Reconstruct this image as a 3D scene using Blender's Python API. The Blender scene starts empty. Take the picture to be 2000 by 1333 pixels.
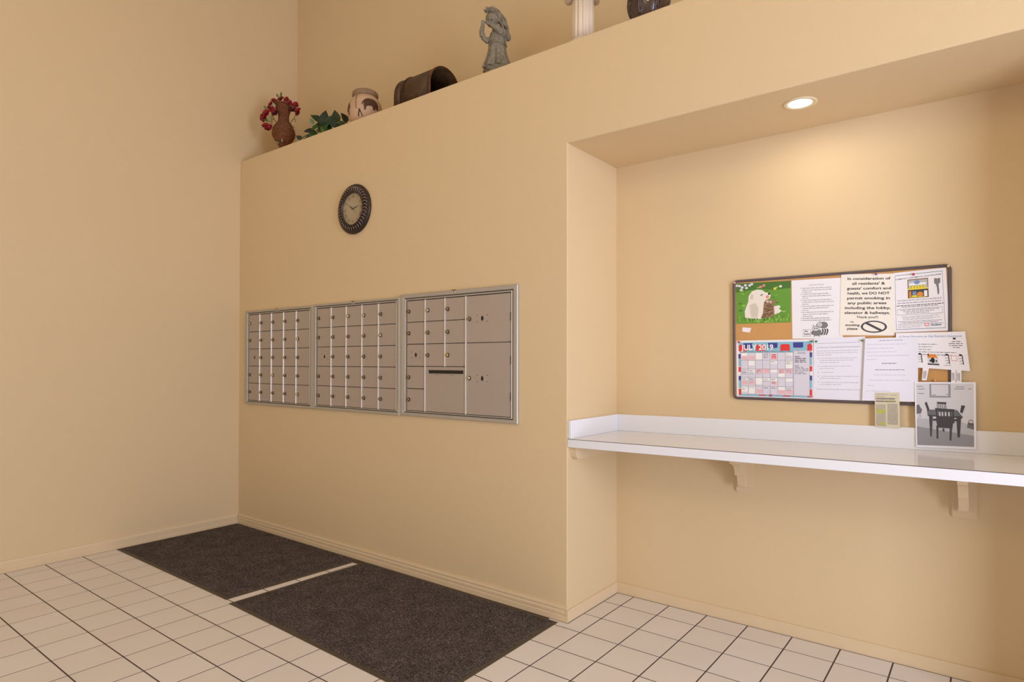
import bpy, bmesh, math, random
from mathutils import Vector, Matrix

SC = bpy.context.scene
COL = SC.collection
PI = math.pi

# ------------------------------------------------------------------ camera
def view_axes(yaw, pitch, roll):
    f = Vector((math.sin(yaw)*math.cos(pitch), math.cos(yaw)*math.cos(pitch), math.sin(pitch)))
    r = Vector((math.cos(yaw), -math.sin(yaw), 0)); u = r.cross(f)
    return r*math.cos(roll)+u*math.sin(roll), u*math.cos(roll)-r*math.sin(roll), f
YAW = -0.6543
cam = bpy.data.objects.new('camera', bpy.data.cameras.new('camera')); COL.objects.link(cam)
cr, cu, cf = view_axes(YAW, 0.0097, 0.0013)
M = Matrix.Identity(4)
for i, a in enumerate((cr, cu, -cf)):
    for j in range(3): M[j][i] = a[j]
M.translation = (4.8824, -2.6908, 1.3228)
cam.matrix_world = M
cam.data.sensor_fit = 'HORIZONTAL'; cam.data.sensor_width = 36
cam.data.lens = 36*1216.41/2000; cam.data.shift_y = 0.01413
cam.data.clip_start = 0.02
SC.camera = cam

# ------------------------------------------------------------------ light and exposure
SC.view_settings.view_transform = 'Standard'; SC.view_settings.look = 'None'
SC.view_settings.gamma = 1; SC.view_settings.use_curve_mapping = False
SC.view_settings.exposure = -0.05
world = bpy.data.worlds.new('world'); SC.world = world; world.use_nodes = True
bg = world.node_tree.nodes['Background']; bg.inputs[0].default_value = (0.75, 0.85, 1, 1); bg.inputs[1].default_value = 1.0

def area(name, loc, target, sx, sy, watts, col):
    l = bpy.data.lights.new(name, 'AREA'); l.shape = 'RECTANGLE'; l.size = sx; l.size_y = sy
    l.energy = watts; l.color = col
    o = bpy.data.objects.new(name, l); COL.objects.link(o); o.location = loc
    o.rotation_euler = (Vector(target)-Vector(loc)).to_track_quat('-Z', 'Z').to_euler()
    return o
# daylight through the glazed entrance on the right (window_1), plus fill lights at the added rear window (added_window_rear) and the added high window (added_window_high)
area('entrance_daylight', (7.56, -2.05, 1.45), (0, -2.05, 1.45), 2.9, 1.3, 150, (0.89, 0.985, 1.20))
area('rear_fill', (1.8, -5.16, 1.6), (1.8, 0, 1.6), 2.0, 1.6, 11, (0.85, 0.98, 1.2))  # weak fill light added for the mailbox and left walls
area('high_warm_fill', (4.0, -5.16, 3.7), (4.0, 0, 3.7), 3.0, 0.9, 30, (1.0, 0.86, 0.50))  # warm fill light added for the upper walls, not daylight

# ------------------------------------------------------------------ sizes of the place (metres)
T = 0.2083            # tile pitch
H = 2.9614            # top of the mailbox wall (ledge)
HS = 2.4414           # soffit of the alcove
XA = 3.1748           # left side of the alcove
AB = 0.5268           # back wall plane; alcove and ledge depth
XR = 5.33             # right side of the alcove
ROOM_X, ROOM_Y, ROOM_Z = 7.6, -5.2, 4.9

# ------------------------------------------------------------------ helpers
def lin(c):
    return tuple(((v/255)/12.92 if v/255 <= 0.04045 else (((v/255)+0.055)/1.055)**2.4) for v in c)
MATS = {}
def mat(name, col, rough=0.6, metal=0.0, bump=None, var=None, spec=0.5, emit=None, srgb=True, coat=0.0, stretch=None):
    """procedural principled material; bump=(scale,strength); var=(scale,amount,colour2)"""
    if name in MATS: return MATS[name]
    m = bpy.data.materials.new(name); m.use_nodes = True; nt = m.node_tree; b = nt.nodes['Principled BSDF']
    c = lin(col) if srgb else col
    b.inputs['Base Color'].default_value = (*c, 1); b.inputs['Roughness'].default_value = rough
    b.inputs['Metallic'].default_value = metal; b.inputs['Specular IOR Level'].default_value = spec
    b.inputs['Coat Weight'].default_value = coat
    tc = None
    def coords():
        nonlocal tc
        if tc is None:
            t = nt.nodes.new('ShaderNodeTexCoord'); g = nt.nodes.new('ShaderNodeNewGeometry')
            mp = nt.nodes.new('ShaderNodeMapping'); nt.links.new(g.outputs['Position'], mp.inputs['Vector'])
            if stretch: mp.inputs['Scale'].default_value = stretch
            tc = mp
        return tc.outputs['Vector']
    if var:
        n = nt.nodes.new('ShaderNodeTexNoise'); n.inputs['Scale'].default_value = var[0]; n.inputs['Detail'].default_value = 4
        nt.links.new(coords(), n.inputs['Vector'])
        mx = nt.nodes.new('ShaderNodeMix'); mx.data_type = 'RGBA'
        c2 = lin(var[2]) if srgb else var[2]
        rp = nt.nodes.new('ShaderNodeMapRange'); rp.inputs[1].default_value = 0.5-0.5/var[1]*0.5; rp.inputs[2].default_value = 0.5+0.5/var[1]*0.5
        nt.links.new(n.outputs['Fac'], rp.inputs[0]); nt.links.new(rp.outputs[0], mx.inputs['Factor'])
        mx.inputs['A'].default_value = (*c, 1); mx.inputs['B'].default_value = (*c2, 1)
        nt.links.new(mx.outputs['Result'], b.inputs['Base Color'])
    if bump:
        n = nt.nodes.new('ShaderNodeTexNoise'); n.inputs['Scale'].default_value = bump[0]; n.inputs['Detail'].default_value = 3
        nt.links.new(coords(), n.inputs['Vector'])
        bp = nt.nodes.new('ShaderNodeBump'); bp.inputs['Strength'].default_value = bump[1]; bp.inputs['Distance'].default_value = 0.002
        nt.links.new(n.outputs['Fac'], bp.inputs['Height']); nt.links.new(bp.outputs['Normal'], b.inputs['Normal'])
    if emit:
        b.inputs['Emission Color'].default_value = (*emit[:3], 1); b.inputs['Emission Strength'].default_value = emit[3]
    MATS[name] = m; return m

class MB:
    """collects shapes in world coordinates, then becomes ONE mesh object"""
    def __init__(s): s.v = []; s.f = []; s.mi = []; s.sm = []
    def add(s, vs, fs, mi=0, smooth=False):
        k = len(s.v); s.v += [tuple(p) for p in vs]
        for f in fs: s.f.append([k+i for i in f]); s.mi.append(mi); s.sm.append(smooth)
        return s
    def box(s, x0, x1, y0, y1, z0, z1, mi=0):
        vs = [(x0,y0,z0),(x1,y0,z0),(x1,y1,z0),(x0,y1,z0),(x0,y0,z1),(x1,y0,z1),(x1,y1,z1),(x0,y1,z1)]
        return s.add(vs, [(3,2,1,0),(4,5,6,7),(0,1,5,4),(1,2,6,5),(2,3,7,6),(3,0,4,7)], mi)
    def bbox(s, x0, x1, y0, y1, z0, z1, bev=0.003, seg=2, mi=0):
        bm = bmesh.new(); bmesh.ops.create_cube(bm, size=1)
        bmesh.ops.scale(bm, vec=(x1-x0, y1-y0, z1-z0), verts=bm.verts)
        bmesh.ops.translate(bm, vec=((x0+x1)/2, (y0+y1)/2, (z0+z1)/2), verts=bm.verts)
        bmesh.ops.bevel(bm, geom=bm.edges[:], offset=bev, segments=seg, affect='EDGES', profile=0.5)
        return s.bm(bm, mi)
    def bm(s, bm, mi=0, smooth=False):
        bm.verts.index_update()
        s.add([v.co[:] for v in bm.verts], [[v.index for v in f.verts] for f in bm.faces], mi, smooth); bm.free(); return s
    def prism(s, poly, axis, a, b, mi=0, smooth=False):
        """poly: 2D points; axis 'x' (pts y,z), 'y' (pts x,z), 'z' (pts x,y); extruded a..b"""
        def P(p, t): return {'x': (t, p[0], p[1]), 'y': (p[0], t, p[1]), 'z': (p[0], p[1], t)}[axis]
        n = len(poly); vs = [P(p, a) for p in poly]+[P(p, b) for p in poly]
        fs = [(i, (i+1) % n, n+(i+1) % n, n+i) for i in range(n)]
        s.add(vs, fs, mi, smooth); s.add(vs[:n], [tuple(range(n-1, -1, -1))], mi); s.add(vs[n:], [tuple(range(n))], mi)
        return s
    def lathe(s, prof, c=(0,0,0), seg=48, mi=0, smooth=True, fn=None, cap=True, M=None):
        """prof: (r,z) list about the z axis through c; fn(theta,z,r)->r"""
        vs = []; fs = []
        for (r, z) in prof:
            for k in range(seg):
                t = 2*PI*k/seg; rr = fn(t, z, r) if fn else r
                vs.append(Vector((rr*math.cos(t), rr*math.sin(t), z)))
        for i in range(len(prof)-1):
            for k in range(seg):
                a = i*seg+k; b = i*seg+(k+1) % seg
                fs.append((a, b, b+seg, a+seg))
        if cap:
            if prof[0][0] > 1e-5: fs.append(tuple(range(seg-1, -1, -1)))
            if prof[-1][0] > 1e-5: fs.append(tuple((len(prof)-1)*seg+k for k in range(seg)))
        if M: vs = [M @ v for v in vs]
        vs = [v+Vector(c) for v in vs]
        return s.add(vs, fs, mi, smooth)
    def tube(s, pts, r, seg=8, mi=0, smooth=True, closed=False):
        pts = [Vector(p) for p in pts]; n = len(pts); R = r if isinstance(r, (list, tuple)) else [r]*n
        vs = []; fs = []; up = None
        for i, p in enumerate(pts):
            a = pts[(i-1) % n] if (closed or i > 0) else p; b = pts[(i+1) % n] if (closed or i < n-1) else p
            t = (b-a).normalized()
            if up is None:
                up = Vector((0,0,1)) if abs(t.z) < 0.9 else Vector((1,0,0))
            x = t.cross(up)
            if x.length < 1e-6: x = t.cross(Vector((0.3,1,0.2)))
            x.normalize(); y = x.cross(t); up = y
            for k in range(seg):
                q = 2*PI*k/seg; vs.append(p+(x*math.cos(q)+y*math.sin(q))*R[i])
        m = n if closed else n-1
        for i in range(m):
            for k in range(seg):
                a = i*seg+k; b = i*seg+(k+1) % seg; c2 = ((i+1) % n)*seg+(k+1) % seg; d = ((i+1) % n)*seg+k
                fs.append((a, b, c2, d))
        if not closed:
            fs.append(tuple(range(seg-1, -1, -1))); fs.append(tuple((n-1)*seg+k for k in range(seg)))
        return s.add(vs, fs, mi, smooth)
    def ball(s, c, r, mi=0, seg=16, rings=10, smooth=True, M=None):
        rx, ry, rz = r if isinstance(r, (tuple, list)) else (r, r, r)
        vs = [Vector((0,0,rz))]; fs = []
        for i in range(1, rings):
            a = PI*i/rings
            for k in range(seg):
                t = 2*PI*k/seg; vs.append(Vector((rx*math.sin(a)*math.cos(t), ry*math.sin(a)*math.sin(t), rz*math.cos(a))))
        vs.append(Vector((0,0,-rz))); L = len(vs)-1
        for k in range(seg): fs.append((0, 1+k, 1+(k+1) % seg))
        for i in range(rings-2):
            for k in range(seg):
                a = 1+i*seg+k; b = 1+i*seg+(k+1) % seg; fs.append((a, a+seg, b+seg, b))
        for k in range(seg): fs.append((L, 1+(rings-2)*seg+(k+1) % seg, 1+(rings-2)*seg+k))
        if M: vs = [M @ v for v in vs]
        return s.add([v+Vector(c) for v in vs], fs, mi, smooth)
    def xform(s, Mx): s.v = [tuple(Mx @ Vector(p)) for p in s.v]; return s

ORIGIN = {}           # world position of each object's origin (parents here are never scaled)
def mesh_of(name, mb, mats, origin):
    me = bpy.data.meshes.new(name)
    me.from_pydata([(p[0]-origin[0], p[1]-origin[1], p[2]-origin[2]) for p in mb.v], [], mb.f)
    for m in (mats if isinstance(mats, (list, tuple)) else [mats]): me.materials.append(m)
    for p, mi, sm in zip(me.polygons, mb.mi, mb.sm): p.material_index = mi; p.use_smooth = sm
    me.validate(); me.update(); return me
def link(name, me, origin, parent=None):
    o = bpy.data.objects.new(name, me); COL.objects.link(o)
    if parent is not None:
        o.parent = parent; R = parent.rotation_euler.z; d = Vector(origin)-Vector(ORIGIN[parent.name])
        o.location = d if abs(R) < 1e-9 else d
    else: o.location = origin
    ORIGIN[o.name] = tuple(origin); return o
def part(name, mb, mats, parent=None, origin=None):
    """one mesh object from a builder in world coordinates (in the parent's own frame when that is turned)"""
    if origin is None:
        xs = [p[0] for p in mb.v]; ys = [p[1] for p in mb.v]; zs = [p[2] for p in mb.v]
        origin = ((min(xs)+max(xs))/2, (min(ys)+max(ys))/2, min(zs))
    return link(name, mesh_of(name, mb, mats, origin), origin, parent)
def thing(name, loc, label, cat, group=None, rz=0.0):
    o = bpy.data.objects.new(name, None); COL.objects.link(o); o.location = loc; o.rotation_euler = (0, 0, rz)
    o.empty_display_size = 0.05
    # a turned thing takes its parts in its own frame: its origin there is 0,0,0
    ORIGIN[o.name] = tuple(loc) if abs(rz) < 1e-9 else (0.0, 0.0, 0.0)
    return tag(o, label, cat, group)
def tag(o, label, cat, group=None, kind=None):
    o['label'] = label; o['category'] = cat
    if group: o['group'] = group
    if kind: o['kind'] = kind
    return o
def struct(name, mb, mats, label=None, cat=None, parent=None):
    o = part(name, mb, mats, parent)
    if parent is None:
        o['kind'] = 'structure'
        if label: o['label'] = label
        if cat: o['category'] = cat
    return o
# ------------------------------------------------------------------ materials of the setting
M_WALL = mat('painted_wall', (223, 197, 157), 0.55, bump=(140, 0.28), spec=0.3)
M_TRIM = mat('painted_trim', (224, 199, 163), 0.42, bump=(60, 0.05), spec=0.4)
M_CEIL = mat('ceiling_paint', (235, 225, 205), 0.8)
M_GROUT = mat('grout', (84, 66, 54), 0.9, bump=(300, 0.4))
M_TILE = [mat('tile_glaze_%d' % i, c, 0.34, var=(3.0, 0.6, c2), spec=0.45) for i, (c, c2) in enumerate((((234,227,223),(226,217,211)), ((228,218,212),(233,225,220)), ((236,228,225),(230,222,218))))]
M_MAT = None

# ------------------------------------------------------------------ floor with its tiles
xl = [0.0]+[(j-0.343)*T for j in range(1, 12)]
a, b = xl[-1], (1+14.7905)*T
xl += [a+(b-a)*k/5 for k in range(1, 5)]+[(i+14.7905)*T for i in range(1, 32)]
xl = [x for x in xl if x < ROOM_X-0.03]+[ROOM_X]
yl = [AB]+[(-1.013*j+2.7221)*T for j in range(1, 5)]
y4, y8 = yl[-1], -1.1054
yl += [y4+(y8-y4)*k/4 for k in range(1, 5)]
while yl[-1] > ROOM_Y+0.25: yl.append(yl[-1]-0.2110)
yl.append(ROOM_Y)
floor = struct('floor', MB().box(-0.15, ROOM_X+0.15, ROOM_Y-0.15, AB+0.15, -0.12, -0.0008), M_GROUT,
               'pale square ceramic floor tiles with dark grout lines', 'floor')
G = 0.0032
mats_rect = ((0.05, 1.50, -0.87, -0.0), (1.64, 3.10, -0.90, 0.0))
def in_view(x, y):
    d = Vector((x, y, 0))-cam.location; w = d.dot(cf)
    if w < 0.3: return False
    return -1040 < 1216.4*d.dot(cr)/w < 1040 and -1216.4*d.dot(cu)/w < 690
TILE_ME = {}; rest = MB(); rnd = random.Random(4); ntile = 0
def tile_builder(w, h):
    m = MB(); c = 0.0005; t = 0.0009
    vs = [(-w/2,-h/2,0),(w/2,-h/2,0),(w/2,h/2,0),(-w/2,h/2,0), (-w/2,-h/2,t-c),(w/2,-h/2,t-c),(w/2,h/2,t-c),(-w/2,h/2,t-c),
          (-w/2+c,-h/2+c,t),(w/2-c,-h/2+c,t),(w/2-c,h/2-c,t),(-w/2+c,h/2-c,t)]
    m.add(vs, [(3,2,1,0),(0,1,5,4),(1,2,6,5),(2,3,7,6),(3,0,4,7),(4,5,9,8),(5,6,10,9),(6,7,11,10),(7,4,8,11),(8,9,10,11)]); return m
for i in range(len(xl)-1):
    for j in range(len(yl)-1):
        x0, x1, y1, y0 = xl[i]+G, xl[i+1]-G, yl[j]-G, yl[j+1]+G
        if i == 0: x0 += 0.0135
        if j == 0: y1 -= 0.0125
        if (x0+x1)/2 < XA and (y0+y1)/2 > 0.03: continue
        if x0 < XA < (x0+x1)/2 and y1 > 0 > y0:      # the tile cut around the alcove corner
            L_ = [(x0, y0), (x1, y0), (x1, y1), (XA+0.0145, y1), (XA+0.0145, -0.017), (x0, -0.017)]
            part('tile', MB().prism(L_, 'z', -0.0009, 0.0), M_TILE[0], floor); ntile += 1; continue
        if x0 < XA and y1 > 0:
            if (x0+x1)/2 < XA: y1 = min(y1, -0.0170)
            else: x0 = max(x0, XA+0.0145)
        if x1 > XR and y1 > 0 and (x0+x1)/2 > XR: continue
        cx, cy, w, h = (x0+x1)/2, (y0+y1)/2, x1-x0, y1-y0
        if w < 0.01 or h < 0.01: continue
        hid = any(x0 > r[0]-0.02 and x1 < r[1]+0.02 and y0 > r[2]-0.02 and y1 < r[3] for r in mats_rect)
        if (not hid) and any(in_view(px, py) for px in (x0, x1) for py in (y0, y1)) and ntile < 299:
            k = rnd.randrange(3); key = (round(w, 4), round(h, 4), k)
            if key not in TILE_ME: TILE_ME[key] = mesh_of('tile', tile_builder(w, h), M_TILE[k], (0,0,0))
            o = link('tile', TILE_ME[key], (cx, cy, -0.0009), floor); ntile += 1
        else:
            tb = tile_builder(w, h); rest.add([(p[0]+cx, p[1]+cy, p[2]-0.0009) for p in tb.v], tb.f)
o = part('tile_field', rest, M_TILE[0], floor); o['kind'] = 'stuff'
print('tiles built singly:', ntile)

# ------------------------------------------------------------------ walls
def wall_slab(name, x0, x1, y0, y1, z0, z1, label): return struct(name, MB().box(x0, x1, y0, y1, z0, z1), M_WALL, label, 'wall')
wall_slab('wall_left', -0.15, 0, ROOM_Y-0.15, AB+0.15, -0.12, ROOM_Z, 'tall beige painted wall on the left side of the lobby')
wall_slab('wall_back', 0, ROOM_X+0.15, AB, AB+0.15, -0.12, ROOM_Z, 'beige wall at the back of the alcove and behind the high ledge')
# the furred-out wall that carries the mailboxes, bridges the alcove and ends as the ledge
bm = bmesh.new()
prof = [(0,0),(XA,0),(XA,HS),(XR,HS),(XR,0),(ROOM_X,0),(ROOM_X,H),(0,H)]
fv = [bm.verts.new((x, 0, z)) for x, z in prof]; bv = [bm.verts.new((x, AB, z)) for x, z in prof]
n = len(prof)
bm.faces.new(fv); bm.faces.new(bv[::-1])
for i in range(n): bm.faces.new((fv[(i+1) % n], fv[i], bv[i], bv[(i+1) % n]))
bm.normal_update()
ed = [e for e in bm.edges if abs(e.verts[0].co.y) < 1e-6 and abs(e.verts[1].co.y) < 1e-6 and
      ((abs(e.verts[0].co.x-XA) < 1e-5 and abs(e.verts[1].co.x-XA) < 1e-5) or (abs(e.verts[0].co.z-HS) < 1e-5 and abs(e.verts[1].co.z-HS) < 1e-5)
       or (abs(e.verts[0].co.x-XR) < 1e-5 and abs(e.verts[1].co.x-XR) < 1e-5) or (abs(e.verts[0].co.z-H) < 1e-5 and abs(e.verts[1].co.z-H) < 1e-5))]
bmesh.ops.bevel(bm, geom=ed, offset=0.006, segments=3, affect='EDGES', profile=0.5)
struct('wall_front', MB().bm(bm), M_WALL, 'beige mailbox wall with a display ledge on top and a counter alcove', 'wall')

def frame_wall(name, axis, pos, thick, a0, a1, holes, label):
    """wall with rectangular holes (a0,a1,z0,z1) cut side by side"""
    m = MB(); cuts = sorted(holes)
    def bx(u0, u1, z0, z1):
        if u1-u0 < 1e-4 or z1-z0 < 1e-4: return
        if axis == 'x': m.box(pos, pos+thick, u0, u1, z0, z1)
        else: m.box(u0, u1, pos, pos+thick, z0, z1)
    u = a0
    for (h0, h1, z0, z1) in cuts:
        bx(u, h0, -0.12, ROOM_Z); bx(h0, h1, -0.12, z0); bx(h0, h1, z1, ROOM_Z); u = h1
    bx(u, a1, -0.12, ROOM_Z)
    return struct(name, m, M_WALL, label, 'wall')
frame_wall('wall_rear', 'y', ROOM_Y-0.15, 0.15, 0, ROOM_X, [(0.7, 2.9, 0.7, 2.5)], 'beige wall with an added window behind the camera')
frame_wall('wall_right', 'x', ROOM_X, 0.15, ROOM_Y-0.15, AB, [(-3.6, -0.5, 0.0, 2.2)], 'beige wall with the glazed entrance on the right')
struct('ceiling', MB().box(-0.15, ROOM_X+0.15, ROOM_Y-0.15, AB+0.15, ROOM_Z, ROOM_Z+0.12), M_CEIL, 'white painted lobby ceiling', 'ceiling')
M_ALU = mat('window_aluminium', (150, 140, 128), 0.4, 0.8)
M_GLASS = mat('window_glass', (255, 255, 255), 0.02); M_GLASS.node_tree.nodes['Principled BSDF'].inputs['Transmission Weight'].default_value = 1.0
def window(name, axis, pos, a0, a1, z0, z1, label):
    m = MB(); d0, d1, mid = 0.05, 0.11, (a0+a1)/2
    def bx(b_, u0, u1, e0, e1, za, zb):
        if axis == 'x': b_.box(pos+e0, pos+e1, u0, u1, za, zb)
        else: b_.box(u0, u1, pos-e1, pos-e0, za, zb)
    for u in (a0, mid-0.03, a1-0.06): bx(m, u, u+0.06, d0, d1, z0, z1)
    for z in (z0, z1-0.06): bx(m, a0+0.06, a1-0.06, d0, d1, z, z+0.06)
    w = struct(name, m, M_ALU, label, 'window')
    for u0, u1 in ((a0+0.06, mid-0.03), (mid+0.03, a1-0.06)):
        b_ = MB(); bx(b_, u0, u1, 0.076, 0.084, z0+0.06, z1-0.06); part('pane', b_, M_GLASS, w)
window('window_1', 'x', ROOM_X, -3.6, -0.5, 0.0, 2.2, 'glazed entrance with an aluminium frame on the right')
window('added_window_rear', 'y', ROOM_Y, 0.7, 2.9, 0.7, 2.5, 'added wide window with an aluminium frame behind the camera')  # unseen window, added to carry the rear fill light

# high window above it, added to carry the warm fill light: a frame and panes set on the rear wall
m = MB()
for (x0, x1, z0, z1) in ((2.44, 2.50, 3.2, 4.2), (5.50, 5.56, 3.2, 4.2), (2.50, 5.50, 3.2, 3.26), (2.50, 5.50, 4.14, 4.2)): m.box(x0, x1, ROOM_Y+0.001, ROOM_Y+0.03, z0, z1)
w3 = struct('added_window_high', m, M_ALU, 'added high window with an aluminium frame behind the camera', 'window')
part('pane', MB().box(2.50, 5.50, ROOM_Y+0.001, ROOM_Y+0.01, 3.26, 4.14), M_GLASS, w3)

# ------------------------------------------------------------------ baseboards
def base_prof(h, d, kind):
    if kind == 'flat': return [(0,0),(d,0),(d,h-0.004),(d-0.004,h),(0,h)]
    if kind == 'left': return [(0,0),(d,0),(d,h*0.28),(d-0.003,h*0.31),(d-0.003,h*0.8),(d-0.007,h*0.97),(0,h)]
    return [(0,0),(d,0),(d,h*0.34),(d-0.0035,h*0.37),(d-0.0035,h*0.43),(d-0.001,h*0.47),(d-0.001,h*0.62),(d-0.0045,h*0.68),(d-0.0045,h*0.74),(d-0.002,h*0.78),(d-0.003,h*0.88),(d-0.0075,h*0.92),(d-0.008,h),(0,h)]
def base_along_x(name, x0, x1, y, h, d, kind, label):
    struct(name, MB().prism([(y-p[0], p[1]) for p in base_prof(h, d, kind)], 'x', x0, x1), M_TRIM, label, 'baseboard')
def base_along_y(name, y0, y1, x, h, d, kind, label, sgn=1):
    struct(name, MB().prism([(x+sgn*p[0], p[1]) for p in base_prof(h, d, kind)], 'y', y0, y1), M_TRIM, label, 'baseboard')
base_along_y('baseboard_left', ROOM_Y, -0.013, 0, 0.076, 0.013, 'left', 'low beige baseboard along the tall left wall')
base_along_x('baseboard_front', 0, XA+0.001, 0, 0.080, 0.013, 'fluted', 'moulded beige baseboard below the mailboxes')
base_along_y('baseboard_alcove_side', -0.013, AB-0.011, XA, 0.060, 0.010, 'flat', 'flat beige baseboard on the short side of the alcove')
base_along_x('baseboard_alcove_back', XA, XR, AB, 0.058, 0.011, 'flat', 'flat beige baseboard below the counter at the alcove back')
# ------------------------------------------------------------------ mailbox units set into the front wall
M_FRAME = mat('mailbox_frame', (182, 174, 162), 0.42, 0.3, bump=(40, 0.03))
M_DOOR = mat('mailbox_door', (179, 169, 156), 0.42, 0.3, var=(2.2, 0.5, (184, 168, 159)))
M_DIV = mat('bright_aluminium', (232, 226, 218), 0.3, 0.6)
M_GAP = mat('mailbox_gap', (74, 62, 54), 0.8)
M_LOCK = mat('lock_steel', (160, 142, 116), 0.28, 0.9)
M_WASH = mat('lock_washer', (96, 82, 66), 0.4, 0.6)
M_LOCKB = mat('lock_bright', (236, 224, 196), 0.22, 0.9)
M_LOCKG = mat('lock_brass', (226, 196, 112), 0.25, 0.95)
M_KEY = mat('keyhole_dark', (36, 26, 18), 0.7)
def lock_mesh(m):
    b = MB(); R = Matrix.Rotation(PI/2, 4, 'X')      # lathe axis z -> -y (towards the room)
    b.lathe([(0.0130,0),(0.0130,0.002),(0.0112,0.0032),(0.0090,0.0032)], seg=20, M=R, mi=2, cap=False); b.lathe([(0.0092,0.003),(0.0088,0.009),(0.0078,0.0105),(0.0,0.0105)], seg=20, M=R)
    b.box(-0.0011, 0.0011, -0.0110, -0.0100, -0.0045, 0.0045, 1)
    return mesh_of('lock', b, [m, M_KEY, M_WASH], (0,0,0))
LOCK = {k: lock_mesh(m) for k, m in (('s', M_LOCK), ('b', M_LOCKB), ('g', M_LOCKG))}
YD, YB = -0.0115, -0.003       # door face, backing face
DOOR_ME = {}
def door(unit, x0, x1, z0, z1):
    gx, gz = 0.0030, 0.0019
    w, h = x1-x0-2*gx, z1-z0-2*gz; key = (round(w, 3), round(h, 3))
    if key not in DOOR_ME:
        DOOR_ME[key] = mesh_of('door', MB().bbox(-w/2, w/2, YD, YB, 0, h, 0.0016, 1), M_DOOR, (0,0,0))
    return link('door', DOOR_ME[key], ((x0+x1)/2, 0, z0+gz), unit)
def lock(d, x, z, k='s'): return link('lock', LOCK[k], (x, YD, z), d)
def ring_frame(b, x0, x1, z0, z1, wl, wr, wb, wt, ya, yb, mi=0):
    b.box(x0, x0+wl, ya, yb, z0, z1, mi); b.box(x1-wr, x1, ya, yb, z0, z1, mi)
    b.box(x0+wl, x1-wr, ya, yb, z0, z0+wb, mi); b.box(x0+wl, x1-wr, ya, yb, z1-wt, z1, mi)
def sloped_frame(b, x0, x1, z0, z1, wl, wr, wb, wt, y_out, y_in):
    """flat trim with a chamfered outer and inner lip, mitred corners"""
    def rect(i, y): return [(x0+wl*i, y, z0+wb*i), (x1-wr*i, y, z0+wb*i), (x1-wr*i, y, z1-wt*i), (x0+wl*i, y, z1-wt*i)]
    rings = [rect(0, 0), rect(0.0, y_out+0.004), rect(0.10, y_out), rect(0.86, y_out), rect(1.0, y_in), rect(1.0, 0)]
    vs = [p for r in rings for p in r]; fs = []
    for k in range(len(rings)-1):
        for i in range(4): fs.append((4*k+i, 4*k+(i+1) % 4, 4*k+4+(i+1) % 4, 4*k+4+i))
    b.add(vs, fs)
def unit(x0, x1, z0, z1, gx0, gx1, gz0, gz1, label):
    u = thing('mailbox_unit', ((x0+x1)/2, 0, z0), label, 'mailboxes', 'recessed mailbox units')
    b = MB(); sloped_frame(b, x0, x1, z0, z1, gx0-x0-0.022, x1-gx1-0.014, gz0-z0-0.010, z1-gz1-0.014, -0.017, -0.006)
    part('frame', b, M_FRAME, u)
    part('backing', MB().box(gx0-0.024, gx1+0.016, YB, -0.0005, gz0-0.012, gz1+0.016), M_GAP, u)
    b = MB(); ring_frame(b, gx0-0.0165, gx1+0.011, gz0-0.0065, gz1+0.0105, 0.0125, 0.009, 0.0055, 0.0075, -0.0135, YB)
    part('inner_frame', b, M_FRAME, u)
    # bright edge of the master door on its left
    part('edge_strip', MB().bbox(gx0-0.0160, gx0-0.0070, -0.0180, -0.0136, gz0-0.006, gz1+0.010, 0.0012, 1), M_DIV, u)
    part('edge_strip', MB().bbox(gx1+0.0035, gx1+0.0075, -0.0165, -0.0136, gz0-0.006, gz1+0.010, 0.001, 1), M_DIV, u)
    return u
def divider(u, x, z0, z1): return part('divider', MB().bbox(x-0.0034, x+0.0034, -0.0175, YB, z0, z1, 0.0015, 2), M_DIV, u)
def row_strip(u, x0, x1, z): return part('shelf_edge', MB().box(x0, x1, -0.0075, YB, z-0.0022, z+0.0022), M_GAP, u)
def hole(d, x, z, rx=0.0075, rz=0.0125):
    b = MB(); R = Matrix.Rotation(PI/2, 4, 'X') @ Matrix.Diagonal((1, rz/rx, 1, 1))
    b.lathe([(rx,0),(rx,0.0006),(rx*0.6,0.0007),(0,0.0007)], (x, YD, z), 20, M=R); return part('keyhole', b, M_KEY, d, (x, YD, z))
def screws(d, x, z, dx, dz):
    b = MB(); R = Matrix.Rotation(PI/2, 4, 'X')
    for sx in (-1, 1):
        for sz in (-1, 1): b.lathe([(0.0028,0),(0.0028,0.0005),(0,0.0006)], (x+sx*dx, YD, z+sz*dz), 10, M=R)
    o_ = part('screw_hole', b, M_KEY, d); o_['kind'] = 'stuff'; return o_
def emblem(u, x, z):
    b = MB(); b.box(x-0.015, x+0.015, -0.0185, -0.0170, z+0.001, z+0.0055, 0); b.box(x-0.011, x+0.011, -0.0182, -0.0170, z-0.0125, z-0.0005, 1)
    b.box(x-0.006, x+0.006, -0.0185, -0.0182, z-0.0095, z-0.004, 0)
    part('emblem', b, [M_KEY, mat('emblem_white', (222, 208, 204), 0.5)], u)
def grid_unit(x0, x1, z0, z1, gx0, gx1, gz0, gz1, bright, label):
    u = unit(x0, x1, z0, z1, gx0, gx1, gz0, gz1, label)
    pw, ph = (gx1-gx0)/5, (gz1-gz0)/5
    for c in range(5):
        for r in range(5):
            a, t = gx0+c*pw, gz1-r*ph
            d = door(u, a, a+pw, t-ph, t)
            if (c, r) == (0, 2): hole(d, a+pw*0.53, t-ph*0.5); screws(d, a+pw*0.53, t-ph*0.5, 0.034, 0.02) if x0 > 0.5 else None
            else: lock(d, a+0.0215, t-ph*0.505, bright.get((c, r), 's'))
    for c in range(1, 5): divider(u, gx0+c*pw, gz0, gz1)
    for r in range(1, 5): row_strip(u, gx0, gx1, gz0+r*ph)
    emblem(u, (x0+x1)/2-0.003, z1-0.004)
    return u
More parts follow.
